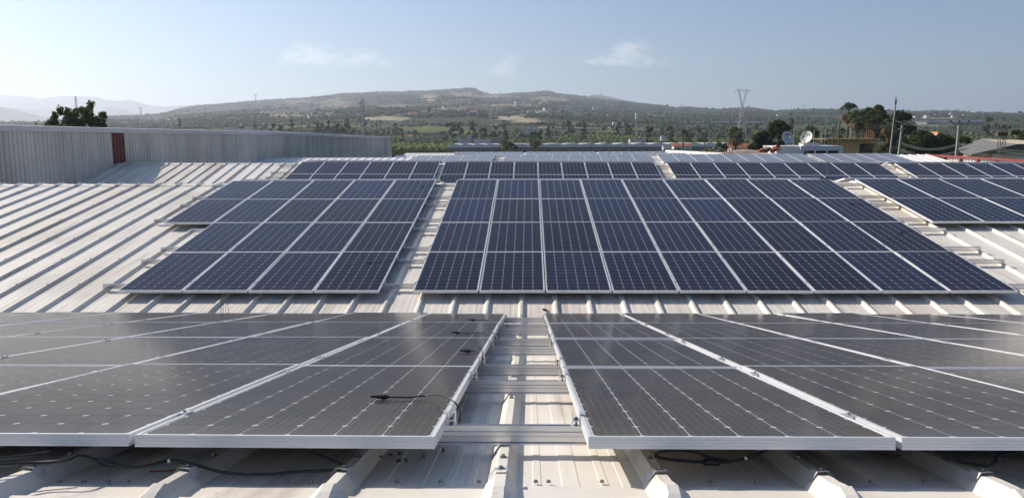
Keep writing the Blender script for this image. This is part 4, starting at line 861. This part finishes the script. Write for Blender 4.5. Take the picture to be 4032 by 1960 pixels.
# left: clump of poplar-like trees behind the hall
g = stand(300, 72.); g.z = -9; cl_ = []
rg = random.Random(3)
for (px, py, wp_, n) in ((200, 455, 50, 15), (240, 432, 40, 11), (270, 425, 34, 8), (300, 408, 40, 12), (335, 402, 40, 13), (355, 420, 36, 10), (388, 428, 30, 15), (412, 465, 22, 10), (310, 455, 90, 14), (250, 470, 60, 8)):
    top = at(px, py, 72); 
    for k in range(n):
        f = rg.uniform(0, 1); z = top.z-f*3.2-.25; w = wp_*72/FPX*.55*(.25+f); q = rg.uniform(-1, 1)*w; r_c = .36*rg.uniform(.7, 1.3); cl_.append((top.x-g.x+q, rg.uniform(-1.2, 1.2), z-g.z, r_c*.9, r_c, r_c*1.35))
for k in range(40): cl_.append((rg.uniform(-2.6, 1.6), rg.uniform(-1.5, 1.5), rg.uniform(6.5, 9.0), .6, .6, .5))
tree('poplar_clump', 'dark bushy tree with ragged spires above the grey wall', g, 12, cl_, 22000, .20, LEAF_G, .25)
# right-hand group
def washingtonia(px, py_c, D, rcrown, skirt, label, seed, lean=0):
    rg = random.Random(seed); c = at(px, py_c, D); g = Vector((c.x, c.y, float(terrain_z(c.x, c.y)))); h = c.z-g.z
    e = thing('palm_tree', label, 'palm', g, group='palms'); m_ = MB(); m_.tube([(0, 0, 0), (lean*.5, 0, h*.5), (0, 0, h)], [.30, .24, .20], 9); link('trunk', m_.mesh('trunk', BARK), e)
    cr = MB(); sk = MB()
    def frond(mb, a, el_, L, w, droop):
        d = Vector((cos(a)*cos(el_), sin(a)*cos(el_), sin(el_))); side = Vector((-sin(a), cos(a), 0)); base_ = Vector((0, 0, h))
        tip = base_+d*L*.5
        for q in range(9):                                # fan of narrow leaflets with drooping tips
            b_ = (q-4)/4*.95; dd = (d*cos(b_)+side*sin(b_)).normalized(); mid = tip+dd*L*.33; end = mid+dd*L*.22+Vector((0, 0, -droop*L)); wv = dd.cross(Vector((0, 0, 1))).normalized()*w+Vector((0, 0, w*.5))
            mb.add([tip, mid+wv, end, mid-wv], [(0, 1, 2, 3)])
        mb.add([base_, tip+side*w*.4, tip-side*w*.4], [(0, 1, 2)])
    for k in range(38): frond(cr, rg.uniform(0, 2*pi), rg.uniform(-.25, 1.35), rcrown*rg.uniform(.85, 1.1), rcrown*.045, rg.uniform(.1, .35))
    for k in range(34 if skirt else 10): frond(sk, rg.uniform(0, 2*pi), rg.uniform(-1.45, -.45), rcrown*rg.uniform(.7, 1.0)*(1.15 if skirt else .8), rcrown*.04, .25)
    if skirt > 1:
        for k in range(30):
            a = rg.uniform(0, 2*pi); zz = h-rcrown*rg.uniform(.5, skirt); sk.add([(0, 0, zz), (cos(a)*.5, sin(a)*.5, zz-.5), (cos(a+.2)*.42, sin(a+.2)*.42, zz-1.3), (cos(a-.2)*.3, sin(a-.2)*.3, zz-.5)], [(0, 1, 2, 3)])
    link('crown', cr.mesh('crown', PALMG), e); link('dead_fronds', sk.mesh('dead_fronds', SKIRT), e); return e
washingtonia(3342, 440, 175, 2.3, 1, 'tallest fan palm standing free at the left of the dark trees', 1)
washingtonia(3378, 470, 172, 2.3, 2.2, 'fan palm with brown skirt right of the tallest palm', 2); washingtonia(3412, 462, 176, 2.4, 2.4, 'fan palm with brown skirt in the middle of the palm group', 3); washingtonia(3442, 468, 170, 2.3, 2.6, 'fan palm with brown skirt at the right of the palm group', 4)
washingtonia(3502, 495, 150, 1.7, 2.4, 'shaggy brown fan palm behind the tall slim pole', 5); washingtonia(3785, 573, 125, 1.9, 2.0, 'low fan palm behind the right concrete pole', 6)
washingtonia(2898, 535, 250, 3.2, 2.2, 'stout palm beside the white houses below the big pylon', 7); washingtonia(2106, 545, 380, 4.0, 2.4, 'shaggy palm in front of the long greenhouse', 8); washingtonia(2691, 517, 300, 1.0, 1, 'slim bare palm by the small orange roof', 9)
px_tree('broadleaf_tree', 'tall dark tree with loose feathery top behind the palms', 3452, 402, 195, 120, 9000, .42, LEAF_O, nc=40, seed=11, low=.5, rr=.26)
px_tree('broadleaf_tree', 'broad dark tree right of the palms beside the slim pole', 3545, 432, 185, 150, 9000, .42, LEAF_D, nc=44, seed=12, low=.45, rr=.27)
px_tree('conifer_tree', 'big bushy olive green conifer behind the pale poles', 3655, 506, 118, 230, 16000, .34, LEAF_D, nc=80, seed=13, low=.45, rr=.2, up=.0)
px_tree('conifer_tree', 'dark conifer overlapping the bushy one on its right', 3745, 530, 122, 150, 9000, .34, LEAF_M, nc=46, seed=14, low=.42, rr=.24)
px_tree('broadleaf_tree', 'low bushes between the yellow shed and the slim pole', 3490, 560, 120, 110, 5000, .3, LEAF_O, nc=24, seed=15, low=.5)
px_tree('broadleaf_tree', 'dark rounded tree behind the left satellite dish', 3072, 466, 150, 130, 9000, .38, LEAF_D, nc=40, seed=16, low=.4, rr=.28)
px_tree('broadleaf_tree', 'lower dark tree left of the satellite dishes', 3010, 510, 140, 120, 7000, .36, LEAF_D, nc=36, seed=17, low=.4, rr=.28)
px_tree('broadleaf_tree', 'green tree right of the satellite dishes', 3190, 497, 230, 130, 6000, .5, LEAF_M, nc=30, seed=18, low=.3)
px_tree('broadleaf_tree', 'dense tree by the rusty mast at the right edge', 4010, 505, 170, 110, 6000, .42, LEAF_M, nc=30, seed=19, low=.35)
px_tree('broadleaf_tree', 'bush in front of the cream wall at the right', 3890, 585, 90, 110, 3500, .22, LEAF_O, nc=20, seed=20, low=.6)
px_tree('broadleaf_tree', 'isolated round tree on the right hillside', 3896, 446, 620, 46, 2500, 1.0, LEAF_O, nc=16, seed=21, low=.1)
px_tree('broadleaf_tree', 'pale green tree in front of the ruined white building', 1990, 512, 430, 42, 3500, .6, LEAF_G, nc=26, seed=22, low=.05, shape='cone')
px_tree('broadleaf_tree', 'round dark bush beside the long greenhouse', 2010, 563, 330, 66, 3500, .45, LEAF_D, nc=20, seed=23, low=.05)
for k, (px, py, D, w, c) in enumerate(sorted(((1775, 478, 640, 52, 0), (1810, 477, 660, 34, 0), (1858, 486, 650, 50, 0), (1905, 495, 660, 40, 0), (1950, 497, 670, 50, 0), (1150, 468, 620, 20, 0), (1075, 484, 560, 34, 0), (1105, 487, 560, 30, 0), (1135, 483, 570, 38, 0), (1245, 476, 600, 26, 0), (1266, 472, 600, 22, 0), (1293, 472, 600, 22, 0), (1330, 484, 560, 36, 0), (1365, 464, 640, 34, 0), (1030, 490, 540, 26, 0), (1437, 474, 690, 26, 0), (2125, 498, 640, 26, 0), (2160, 495, 640, 24, 0), (1580, 498, 560, 24, 0), (1345, 500, 470, 56, 1), (1390, 505, 480, 40, 1), (2640, 490, 520, 46, 1), (2700, 510, 420, 70, 1), (2760, 508, 430, 60, 1), (2560, 500, 480, 40, 0), (2300, 472, 700, 30, 0), (2240, 470, 720, 34, 0), (1985, 470, 900, 22, 0), (2840, 560, 260, 90, 1), (3320, 500, 260, 60, 1), (3240, 510, 250, 60, 1), (2440, 475, 760, 36, 0), (2480, 470, 760, 40, 0), (140, 474, 900, 16, 0)))):
    px_tree('field_tree', 'dark rounded tree standing in the plain, %s of these from the left' % ORDX[k], px, py, D, w, 2300, D*.0015, LEAF_M if c else LEAF_D, nc=14, seed=100+k, low=.06, group='dark trees in the plain')
for k, (px, py, D, w, lab) in enumerate(((705, 456, 520, 12, 'single dark cypress just above the grey wall'), (2551, 470, 560, 13, 'tall dark cypress beside the small white house'), (3115, 437, 420, 8, 'slender cypress above the dark tree by the dishes'), (3122, 458, 420, 8, 'shorter slender cypress right of its taller neighbour'), (1000, 472, 700, 8, 'slim cypress left of the dark grove'), (1252, 470, 600, 10, 'pointed cypress in the grove left of the mast'), (1292, 468, 600, 12, 'pointed cypress nearest the tall mast'))):
    px_tree('cypress', lab, px, py, D, w*1.5, 1500, D*.0011, LEAF_C, shape='cone', nc=22, seed=200+k, low=.04, group='cypresses')

# scattered scrub, orchards and groves too many to count
def ico(sub):
    bm = bmesh.new(); bmesh.ops.create_icosphere(bm, subdivisions=sub, radius=1); v = np.array([q.co[:] for q in bm.verts]); f = np.array([[w.index for w in q.verts] for q in bm.faces]); bm.free(); return v, f
def blobs(name, pos, size, leafm, sub=1, label='', squash=.8):
    v, f = ico(sub); n = len(pos); jitv = 1+NR.uniform(-.28, .28, size=(n, len(v), 1)); S_ = (size[:, None]*np.stack([1+NR.uniform(-.2, .3, n), 1+NR.uniform(-.2, .3, n), squash*(1+NR.uniform(-.2, .3, n))], 1))
    V = v[None]*jitv*S_[:, None, :]+pos[:, None, :]; V[..., 2] += (S_[:, 2]*.75)[:, None]
    F = (f[None]+(np.arange(n)*len(v))[:, None, None]).reshape(-1, 3)
    o = link(name, npmesh(name, V.reshape(-1, 3), F, leafm)); tag(o, label, 'vegetation', kind='stuff'); return o
def scatter(n, D0, D1, px0=-300, px1=4400, keep=None, power=1.0):
    D = np.exp(NR.uniform(math.log(D0), math.log(D1), n)); px = NR.uniform(px0, px1, n); a = np.arctan((px-2016)/FPX)+YW; x = np.tan(a)*D; y = D
    if keep is not None: k = keep(x, y, px, D); x, y, D = x[k], y[k], D[k]
    return np.stack([x, y, terrain_z(x, y)], 1), D
def open_field(x, y):
    P = np.stack([x, y, terrain_z(x, y)], -1); c = terrain_color(x, y, P[..., 2]); return c[..., 0] > .13
def kp(sd, th, sc=160): return lambda x, y, px, D: (fbm(x/sc, y/(sc*2.2), sd) > th) & (~open_field(x, y) | (NR.random(len(x)) < .03))
p, D = scatter(30000, 1300, 4400, keep=kp(51, .49)); blobs('hillside_scrub', p, NR.uniform(1.2, 3.8, len(p)), BLOB_D, 1, 'dark scrub and small trees clumped over the hills')
p, D = scatter(12000, 1500, 4300, keep=kp(61, .55, 90)); blobs('hillside_scrub', p, NR.uniform(1.2, 3.2, len(p)), BLOB_O, 1, 'dry olive scrub clumped over the hills')
p, D = scatter(2200, 620, 1500, keep=kp(71, .62)); blobs('valley_groves', p, NR.uniform(1.2, 2.6, len(p)), BLOB_M, 1, 'groves across the valley floor', 1.0)
# hedgerows and tree belts along the field edges
hp = []; hs = []
for k in range(170):
    D0 = exp(NR.uniform(math.log(640), math.log(3200))); px0 = NR.uniform(-200, 4300); c0 = ray(px0, 533)*D0; Lh = NR.uniform(60, 320)*(.6+D0/2500); th = NR.normal(0, .16); n = int(Lh/NR.uniform(2.2, 4.0)); big = NR.uniform(.7, 1.5)
    tt = np.linspace(-.5, .5, n)*Lh; x = c0.x+tt*cos(th)+NR.normal(0, 1.2, n); y = c0.y+tt*sin(th)+NR.normal(0, 1.5, n); gap = fbm(tt/25+k*7, np.full(n, k*3.), 5) > .36; x, y = x[gap], y[gap]
    hp.append(np.stack([x, y, terrain_z(x, y)], 1)); hs.append(NR.uniform(.7, 1.5, len(x))*big*(1+(NR.random(len(x)) < .08)*1.2))
hp = np.concatenate(hp); hs = np.concatenate(hs); half = np.arange(len(hp)) < len(hp)*.6
blobs('hedgerows', hp[half], hs[half], BLOB_D, 1, 'dark hedgerows and tree belts along the field edges', 1.05); blobs('hedgerows', hp[~half], hs[~half], BLOB_M, 1, 'greener hedgerows along the field edges', 1.05)
def rows(px0, px1, D0, D1, sp, leafm, size, label, sub=1, rowsp=None):
    pos = []
    for D in np.arange(D0, D1, rowsp or sp*1.5):
        xa, xb = (ray(q, 533).x*D for q in (px0+NR.uniform(-25, 25), px1+NR.uniform(-25, 25))); xs = np.arange(xa, xb, sp); xs = xs+NR.uniform(-.9, .9, len(xs)); ys = D+NR.uniform(-1, 1, len(xs)); pos.append(np.stack([xs, ys, terrain_z(xs, ys)], 1))
    pos = np.concatenate(pos); pos = pos[NR.random(len(pos)) < .95]; return blobs('orchard', pos, NR.uniform(size*.8, size*1.2, len(pos)), leafm, sub, label)
rows(1490, 1800, 430, 560, 2.9, BLOB_G, 2.1, 'light green orchard rows right of the grey wall')
rows(2010, 2560, 455, 560, 3.0, BLOB_M, 2.1, 'green orchard rows behind the long greenhouse')
rows(2560, 3000, 420, 640, 3.6, BLOB_M, 2.4, 'green citrus orchard below the big pylon')
rows(1500, 2050, 590, 700, 4.0, BLOB_M, 2.0, 'dark orchard rows before the groves')
rows(2050, 2700, 590, 670, 4.0, BLOB_M, 1.9, 'dark orchard rows in the middle distance'); rows(2230, 2520, 690, 790, 4.0, BLOB_G, 1.5, 'bright green young orchard in the middle distance')
rows(3560, 4060, 480, 640, 4.0, BLOB_M, 2.2, 'green orchard beyond the right poles'); rows(200, 1400, 900, 960, 4.6, BLOB_M, 1.6, 'orchard beyond the grey wall')
rows(2900, 3600, 300, 420, 4.6, BLOB_D, 2.6, 'dark trees beyond the dishes')
# banana-like plants and undergrowth just behind the far warehouse
pos, _ = scatter(420, 255, 330, 1540, 2900); cl2 = np.concatenate([pos+np.array([0, 0, 2.2])]); V, F = leaves(cl2, np.full((len(cl2), 3), 1.7), 12000, 1.0, 2.6, .2, .3)
tag(link('undergrowth', npmesh('undergrowth', V, F, LEAF_D)), 'dark leafy undergrowth behind the far warehouse', 'vegetation', kind='stuff')
pos, _ = scatter(160, 225, 262, 1590, 2050); V, F = leaves(pos+np.array([0, 0, 1.8]), np.tile([[.9, .9, 1.6]], (len(pos), 1)), 5000, 1.2, 3.5, .6, .2)
tag(link('banana_grove', npmesh('banana_grove', V, F, LEAF_M)), 'row of broad-leaved plants right behind the sixth roof', 'vegetation', kind='stuff')
pos, _ = scatter(300, 110, 240, 2900, 4150); V, F = leaves(pos+np.array([0, 0, 1.5]), np.full((len(pos), 3), 1.8), 14000, .55, 2, .2, .3)
tag(link('undergrowth', npmesh('undergrowth', V, F, LEAF_O)), 'scrubby undergrowth behind the hut and poles', 'vegetation', kind='stuff')

# ------------------------------------------------------------------ greenhouses, houses and other far buildings
def greenhouse(pxa, pxb, D, py_top, span, depth, label, py_base=None):
    if py_base:
        g0, D = ground_hit((pxa+pxb)/2, py_base); D = D*.995; py_top = proj(g0+Vector((0, 0, 5.0)))[1]
    a, b_ = at(pxa, py_top, D), at(pxb, py_top, D); W_ = b_.x-a.x; zt_ = at((pxa+pxb)/2, py_top, D).z; gz = float(terrain_z((a.x+b_.x)/2, a.y)); n = max(2, round(W_/span)); s = W_/n
    e = thing('greenhouse', label, 'greenhouse', (a.x, a.y, gz), group='greenhouses'); h = zt_-gz; hg = h-.8
    for k in range(n):
        prof = [(0, hg+.3), (.15, hg+.55), (.35, hg+.72), (.5, hg+.78), (.65, hg+.72), (.85, hg+.55), (1, hg+.3)]; V = []
        for yy in (0, depth): V += [((k+u)*s, yy, z) for u, z in prof]
        N = len(prof); link('roof_bay', mesh('roof_bay', V, [(i_, i_+1, N+i_+1, N+i_) for i_ in range(N-1)]+[tuple(range(N-1, -1, -1))], GHOUSE), e)
    link('side_net', MB().box(0, W_, .05, depth, 0, hg-1.0).mesh('side_net', GHNET), e); link('roof_skirt', MB().add([(0, -.3, hg-1.0), (W_, -.3, hg-1.0), (W_, .0, hg+.3), (0, .0, hg+.3)], [(0, 1, 2, 3)]).mesh('roof_skirt', GHOUSE), e); return e
greenhouse(1762, 1965, 395, 567, 7.0, 26, 'long low greenhouse left of the shaggy palm')
greenhouse(2010, 2900, 400, 564, 8.5, 26, 'long low greenhouse right of the shaggy palm')
greenhouse(2650, 3010, 780, 480, 7.0, 60, 'scalloped greenhouse rows at the foot of the big pylon', 491)
greenhouse(3650, 3880, 760, 480, 12, 60, 'white greenhouse strip on the right hillside', 489)
def house(px, D, w, d, h, label, wall=HWALL, roof='flat', group=None, py_base=None, win=True, rz=0):
    g = ground_hit(px, py_base)[0] if py_base else stand(px, D); e = thing('house', label, 'house', g, (0, 0, rz), group)
    link('wall', MB().box(-w/2, w/2, 0, d, -1, h).mesh('wall', wall), e)
    if roof == 'flat': link('roof', MB().box(-w/2-.3, w/2+.3, -.3, d+.3, h, h+.35).mesh('roof', HROOFG), e)
    elif roof == 'orange': link('roof', MB().box(-w/2-.3, w/2+.3, -.3, d+.3, h, h+1.4).mesh('roof', ORANGE), e)
    else: link('roof', MB().prism_x([(-.5, h), (d+.5, h), (d/2, h+d*.22)], -w/2-.4, w/2+.4).mesh('roof', HROOF), e)
    if win:
        nw = max(2, int(w/3.2))
        for k in range(nw):
            x = -w/2+(k+.5)*w/nw; link('window', MB().box(x-.6, x+.6, -.04, .02, h*.4, h*.4+1.3).mesh('window', DARKGL), e)
    return e
rg = random.Random(21); nh = 0
for k in range(84):
    if k < 54: px, py = rg.gauss(2050, 300), rg.uniform(405, 462)
    elif k < 72: px, py = rg.uniform(3050, 4020), rg.uniform(440, 470)
    else: px, py = rg.uniform(1000, 1700), rg.uniform(420, 470)
    g, D = ground_hit(px, py)
    w = rg.uniform(8, 15)
    house(px, D, w, rg.uniform(8, 11), rg.uniform(3.5, 6.5), 'small pale village house on the distant hillside', HWALL if rg.random() < .8 else HWALL2, 'flat' if rg.random() < .96 else 'tile', 'village houses on the hills', py_base=py, win=False, rz=rg.uniform(-.6, .6))
house(2600+0, 0, 22, 10, 5, 'long white shed on the right slope left of the pylon', HWALL, 'flat', py_base=463, win=False); house(2435, 900, 15, 9, 6.5, 'white house with blue-grey roof left of the water tower', HWALL, 'flat', py_base=500)
house(1105, 0, 38, 12, 5, 'long pale barn alone on the left hill slope', WHITESH, 'flat', py_base=424, win=False); house(3715, 620, 9, 8, 5.5, 'white house with orange roof on the right hillside', HWALL, 'orange'); house(3612, 560, 5, 5, 7, 'narrow white house with bright orange top right of the trees', PLASTER, 'orange')
house(3860, 240, 9, 7, 5.0, 'white house with yellow balcony band before the right hillside', PLASTER, 'flat'); house(1600, 620, 9, 8, 5, 'white house with orange end wall left of the grove', HWALL, 'tile'); house(1712, 640, 12, 9, 5.5, 'orange-pink farm building right of the blue tarpaulins', HWALL2, 'flat')
house(1665, 620, 16, 7, 3, 'low shed with blue tarpaulins', BLUEP, 'flat', win=False); house(2090, 800, 14, 10, 8, 'unfinished tall house with open storeys in the middle distance', HWALL, 'flat'); house(2512, 560, 11, 8, 5, 'small white farmhouse beside the tall cypress', HWALL, 'flat'); house(2545, 470, 15, 8, 4, 'low grey farm shed below the tall cypress', HROOFG, 'flat')
house(2612, 560, 3, 3, 7, 'narrow white tower-like wall left of the citrus orchard', PLASTER, 'flat', win=False); house(2640, 330, 5.5, 4, 4.2, 'little white block by the slim palm', PLASTER, 'flat'); house(2690, 320, 7, 5, 4.5, 'little house with orange roof behind the slim palm', PLASTER, 'tile')
house(2875, 290, 9, 6, 4, 'white block left of the stout palm', PLASTER, 'flat'); house(2955, 270, 12, 7, 4.5, 'white houses right of the stout palm', PLASTER, 'tile'); house(35, 900, 26, 12, 11, 'dark flat-roofed block at the left edge above the grey wall', HROOFG, 'flat'); house(470, 800, 34, 12, 9, 'row of grey village buildings left of the cypress', HROOFG, 'flat'); house(620, 700, 12, 9, 6, 'grey farmhouse above the wall left of the cypress', HWALL, 'flat')
house(910, 560, 22, 10, 6, 'pale farm building behind the grey wall', HWALL, 'flat'); house(870, 520, 40, 14, 3.8, 'long low pale roofs just above the grey wall', WHITESH, 'flat', win=False); house(1190, 470, 22, 10, 5.2, 'pale roofs between the dark groves above the wall', WHITESH, 'flat', win=False); house(1000, 620, 16, 9, 7, 'light grey house left of the dark grove', HWALL, 'flat')
# ruined white building in the middle
rb = thing('ruined_building', 'ruined white roofless building with broken walls behind the greenhouse', 'building', stand(1940, 455.)); m_ = 455/FPX
def blk(px0, px1, py0, py1, m=PLASTG, d=5):
    a, b_ = at(px0, py0, 455), at(px1, py1, 455); link('wall', MB().box(a.x, b_.x, a.y, a.y+d, -9, a.z).mesh('wall', m), rb, -Vector(rb.location))
blk(1801, 1812, 540, 566, PLASTER, 1); blk(1812, 1838, 545, 566); blk(1838, 1853, 532, 566); blk(1853, 1868, 545, 566, CONC); blk(1868, 1874, 548, 566, PLASTER, 2); blk(1874, 1930, 550, 566); blk(1935, 1970, 543, 566, HROOFG)
link('roof_slab', MB().box(*[at(1808, 542, 454).x, at(1840, 542, 454).x], at(1808, 542, 454).y-1, at(1808, 542, 454).y+6, at(1808, 544, 454).z, at(1808, 541, 454).z).mesh('roof_slab', CONC), rb, -Vector(rb.location))
# water tower and chimney on the right
for (px, py, D, r, lab) in ((2507, 447, 800, 1.2, 'white water tower on a thin mast above the small farmhouse'),):
    t_ = at(px, py, D); g = Vector((t_.x, t_.y, float(terrain_z(t_.x, t_.y)))); e = thing('water_tower', lab, 'water tower', g); h = t_.z-g.z; link('shaft', MB().tube([(0, 0, 0), (0, 0, h-6)], .35, 8).mesh('shaft', CONC), e); link('tank', MB().tube([(0, 0, h-6), (0, 0, h-5.5), (0, 0, h-.3), (0, 0, h)], [.6, 1.5, 1.5, .9], 10).mesh('tank', PLASTER), e)
# grey gabled hall at the right edge
GD = 105.; gh = thing('gabled_hall', 'grey-roofed hall with cream walls at the right edge', 'building', (at(3960, 600, GD).x, at(3960, 600, GD).y, -9))
x0, x1 = at(3850, 600, GD).x, at(4300, 600, GD).x; zb_, zr_ = at(3850, 604, GD).z, at(3990, 567, GD).z; xm_ = at(3990, 567, GD).x; yb = gh.location.y
link('wall', MB().add([(x0, yb, -9), (x1, yb, -9), (x1, yb, zb_), (x0, yb, zb_), (x0+6, yb+18, -9), (x0+6, yb+18, zb_)], [(0, 1, 2, 3), (4, 0, 3, 5)]).mesh('wall', CREAM), gh, -Vector(gh.location))
link('gable', mesh('gable', [(x0-.3, yb-.05, zb_), (x1, yb-.05, zb_), (x1, yb-.05, zb_+.6), (xm_, yb-.05, zr_-.15)], [(0, 1, 2, 3)], GREYROOF), gh, -Vector(gh.location))
rf = MB(); rf.add([(x0-1.2, yb-.8, zb_-.1), (xm_, yb-.8, zr_), (xm_+6, yb+18, zr_+.4), (x0+6, yb+18, zb_+.3), (x0-1.2, yb-.8, zb_-.3), (xm_, yb-.8, zr_-.2), (xm_+6, yb+18, zr_+.2), (x0+6, yb+18, zb_+.1)], [(0, 1, 2, 3), (4, 7, 6, 5), (0, 4, 5, 1), (0, 3, 7, 4)])
link('roof', rf.mesh('roof', GREYROOF), gh, -Vector(gh.location)); rf2 = MB(); rf2.add([(xm_, yb-.8, zr_), (x1, yb-.8, zb_+1.2), (x1, yb+18, zb_+1.6), (xm_+6, yb+18, zr_+.4)], [(0, 1, 2, 3)]); link('roof', rf2.mesh('roof', CREAM), gh, -Vector(gh.location))  # right slope: sunlight on the grey roof painted as cream
link('window', MB().box(at(4005, 620, GD).x, at(4032, 620, GD).x, yb-.06, yb+.02, at(4005, 632, GD).z, at(4005, 622, GD).z).mesh('window', WHITESH), gh, -Vector(gh.location))
gh2 = thing('gabled_hall', 'second grey-roofed hall just behind the first at the right edge', 'building', (at(3900, 590, 135).x, at(3900, 590, 135).y, -9)); a = at(3800, 590, 135); b_ = at(3940, 553, 135); c_ = at(4200, 575, 135)
rf = MB(); rf.add([(a.x, a.y, a.z), (b_.x, a.y, b_.z), (b_.x+5, a.y+14, b_.z+.3), (a.x+5, a.y+14, a.z+.3)], [(0, 1, 2, 3)]).add([(b_.x, a.y, b_.z), (c_.x, a.y, b_.z-.5), (c_.x, a.y+14, b_.z), (b_.x+5, a.y+14, b_.z+.3)], [(0, 1, 2, 3)]); link('roof', rf.mesh('roof', GREYROOF), gh2, -Vector(gh2.location))
link('wall', mesh('wall', [(a.x+.5, a.y+.3, -9), (c_.x, a.y+.3, -9), (c_.x, a.y+.3, b_.z-.7), (b_.x, a.y+.3, b_.z-.2), (a.x+.5, a.y+.3, a.z-.1)], [(0, 1, 2, 3, 4)], GREYROOF), gh2, -Vector(gh2.location))

# ------------------------------------------------------------------ pylons and masts
def pylon(px, py_top, D, H, label, base_z=None, r=.13):
    """delta pylon: splayed legs, waist, V arms, bridge with two earth-wire peaks"""
    t_ = at(px, py_top, D); g = Vector((t_.x, t_.y, t_.z-H)); e = thing('power_pylon', label, 'pylon', g, (0, 0, radians(8)), group='power pylons')
    hw = H*.70; lg = MB()
    lattice(lg, (0, 0, 0), (0, 0, hw), H*.17, H*.022, 7, r*1.25); link('leg_frame', lg.mesh('leg_frame', PYL), e)
    vb = MB()
    for s_ in (-1, 1):
        lattice(vb, (s_*H*.008, 0, hw), (s_*H*.062, 0, H*.93), H*.016, H*.020, 6, r*.7)
        vb.tube([(s_*H*.062, 0, H*.93), (s_*H*.066, 0, H)], r*.9, 4)
    link('v_arm', vb.mesh('v_arm', PYL), e)
    br = MB(); xs = [-.135, -.10, -.062, 0, .062, .10, .135]; up_ = [.925, .945, .95, .945, .95, .945, .925]; lo = [.925, .930, .93, .932, .93, .930, .925]
    for seq in (up_, lo): br.tube([(x*H, 0, z*H) for x, z in zip(xs, seq)], r*.9, 4)
    for k in range(6): br.tube([(xs[k]*H, 0, up_[k]*H), (xs[k+1]*H, 0, lo[k+1]*H)], r*.6, 3)
    link('bridge', br.mesh('bridge', PYL), e)
    for x in (-.112, 0, .112):
        iv = MB(); iv.tube([((x-.022)*H, 0, .926*H), (x*H, 0, .88*H), ((x+.022)*H, 0, .926*H)], r*.5, 4); link('insulator_string', iv.mesh('insulator_string', PYL), e)
    return e
pylon(2925, 340, 560, 45, 'big lattice power pylon right of centre')
pylon(1006, 370, 3600, 52, 'pale lattice pylon half hidden on the left ridge', r=.5); pylon(553, 420, 2300, 42, 'faint lattice pylon left of the ridge foot', r=.3)
tower('lattice_mast', 297, 380, 1500, 7, 1.2, 9, .28, GALVP, 'pylon rising behind the bushy left tree', 'pylon')
tower('lattice_mast', 1427, 391, 640, 2.6, 1.7, 14, .2, GALVP, 'tall lattice radio mast in the groves left of centre'); tower('lattice_mast', 2446, 403, 760, 3.0, 1.2, 12, .2, GALVP, 'lattice mast left of the water tower')
for k, (px, py0, D) in enumerate(((2365, 358, 5850), (2372, 366, 5850), (2340, 368, 5850), (1969, 358, 4300), (1284, 362, 4100), (2472, 392, 3800), (2683, 408, 3000), (2692, 412, 3000), (2950, 412, 2900), (3164, 412, 2900), (3788, 440, 2700), (3583, 428, 2600))):
    t_ = at(px, py0, D); gz = at(px, py0+40, D).z; e = thing('radio_mast', ('tallest thin mast on the small pale hill', 'shorter thin mast on the small pale hill', 'leftmost stub mast on the small pale hill', 'lone mast in the saddle of the main hill', 'thin mast on the long left ridge', 'thin mast right of the pale hill', 'left one of two thin masts on the right skyline', 'right one of two thin masts on the right skyline', 'thin mast just right of the big pylon', 'thin mast on the skyline above the dishes', 'thin mast on the far right skyline', 'mast on the skyline right of the dark trees')[k], 'mast', (t_.x, t_.y, gz))
    link('shaft', MB().tube([(0, 0, 0), (0, 0, t_.z-gz)], D*.00032, 5, D*.00018).mesh('shaft', GALVP), e); link('antenna', MB().tube([(0, 0, (t_.z-gz)*.8), (0, 0, (t_.z-gz)*.95)], D*.0004, 5).mesh('antenna', GALVP), e)
for k, (px, py0, py1, D) in enumerate(((1623, 517, 575, 400), (1751, 545, 600, 260), (2056, 555, 590, 330), (2468, 540, 575, 380), (2386, 550, 575, 390), (2793, 520, 570, 300), (2774, 560, 580, 300))):
    a, b_ = at(px, py0, D), at(px, py1, D); gz = float(terrain_z(a.x, a.y)); e = thing('field_pole', ('pale pole in the light green orchard', 'dark pole left of the ruined building', 'dark pole left of the shaggy palm', 'thin dark pole in front of the greenhouse, left', 'thin dark pole in front of the greenhouse, right', 'grey pole with lamp in the citrus orchard', 'short dark pole at the right end of the greenhouse')[k], 'pole', (a.x, a.y, gz), group='poles in the plain'); link('shaft', MB().tube([(0, 0, 0), (0, 0, a.z-gz)], .13, 6, .09).mesh('shaft', CONC if k in (0, 5) else RUST), e); link('crossarm', MB().box(-.5, .5, -.05, .05, a.z-gz-.3, a.z-gz-.2).mesh('crossarm', CONC if k in (0, 5) else RUST), e)

# ------------------------------------------------------------------ haze: one even body of air round everything
HZ = bpy.data.materials.new('haze'); HZ.use_nodes = True; t = HZ.node_tree; t.nodes.remove(t.nodes['Principled BSDF'])
pv = t.nodes.new('ShaderNodeVolumePrincipled'); pv.inputs['Color'].default_value = (.80, .885, 1.0, 1); pv.inputs['Density'].default_value = HAZE; pv.inputs['Anisotropy'].default_value = .45
t.links.new(pv.outputs[0], t.nodes['Material Output'].inputs['Volume'])
hz = link('haze', MB().box(-17000, 17000, -17000, 17000, -14, 660).mesh('haze', HZ)); hz['kind'] = 'stuff'; hz['label'] = 'thin summer haze over the whole valley'
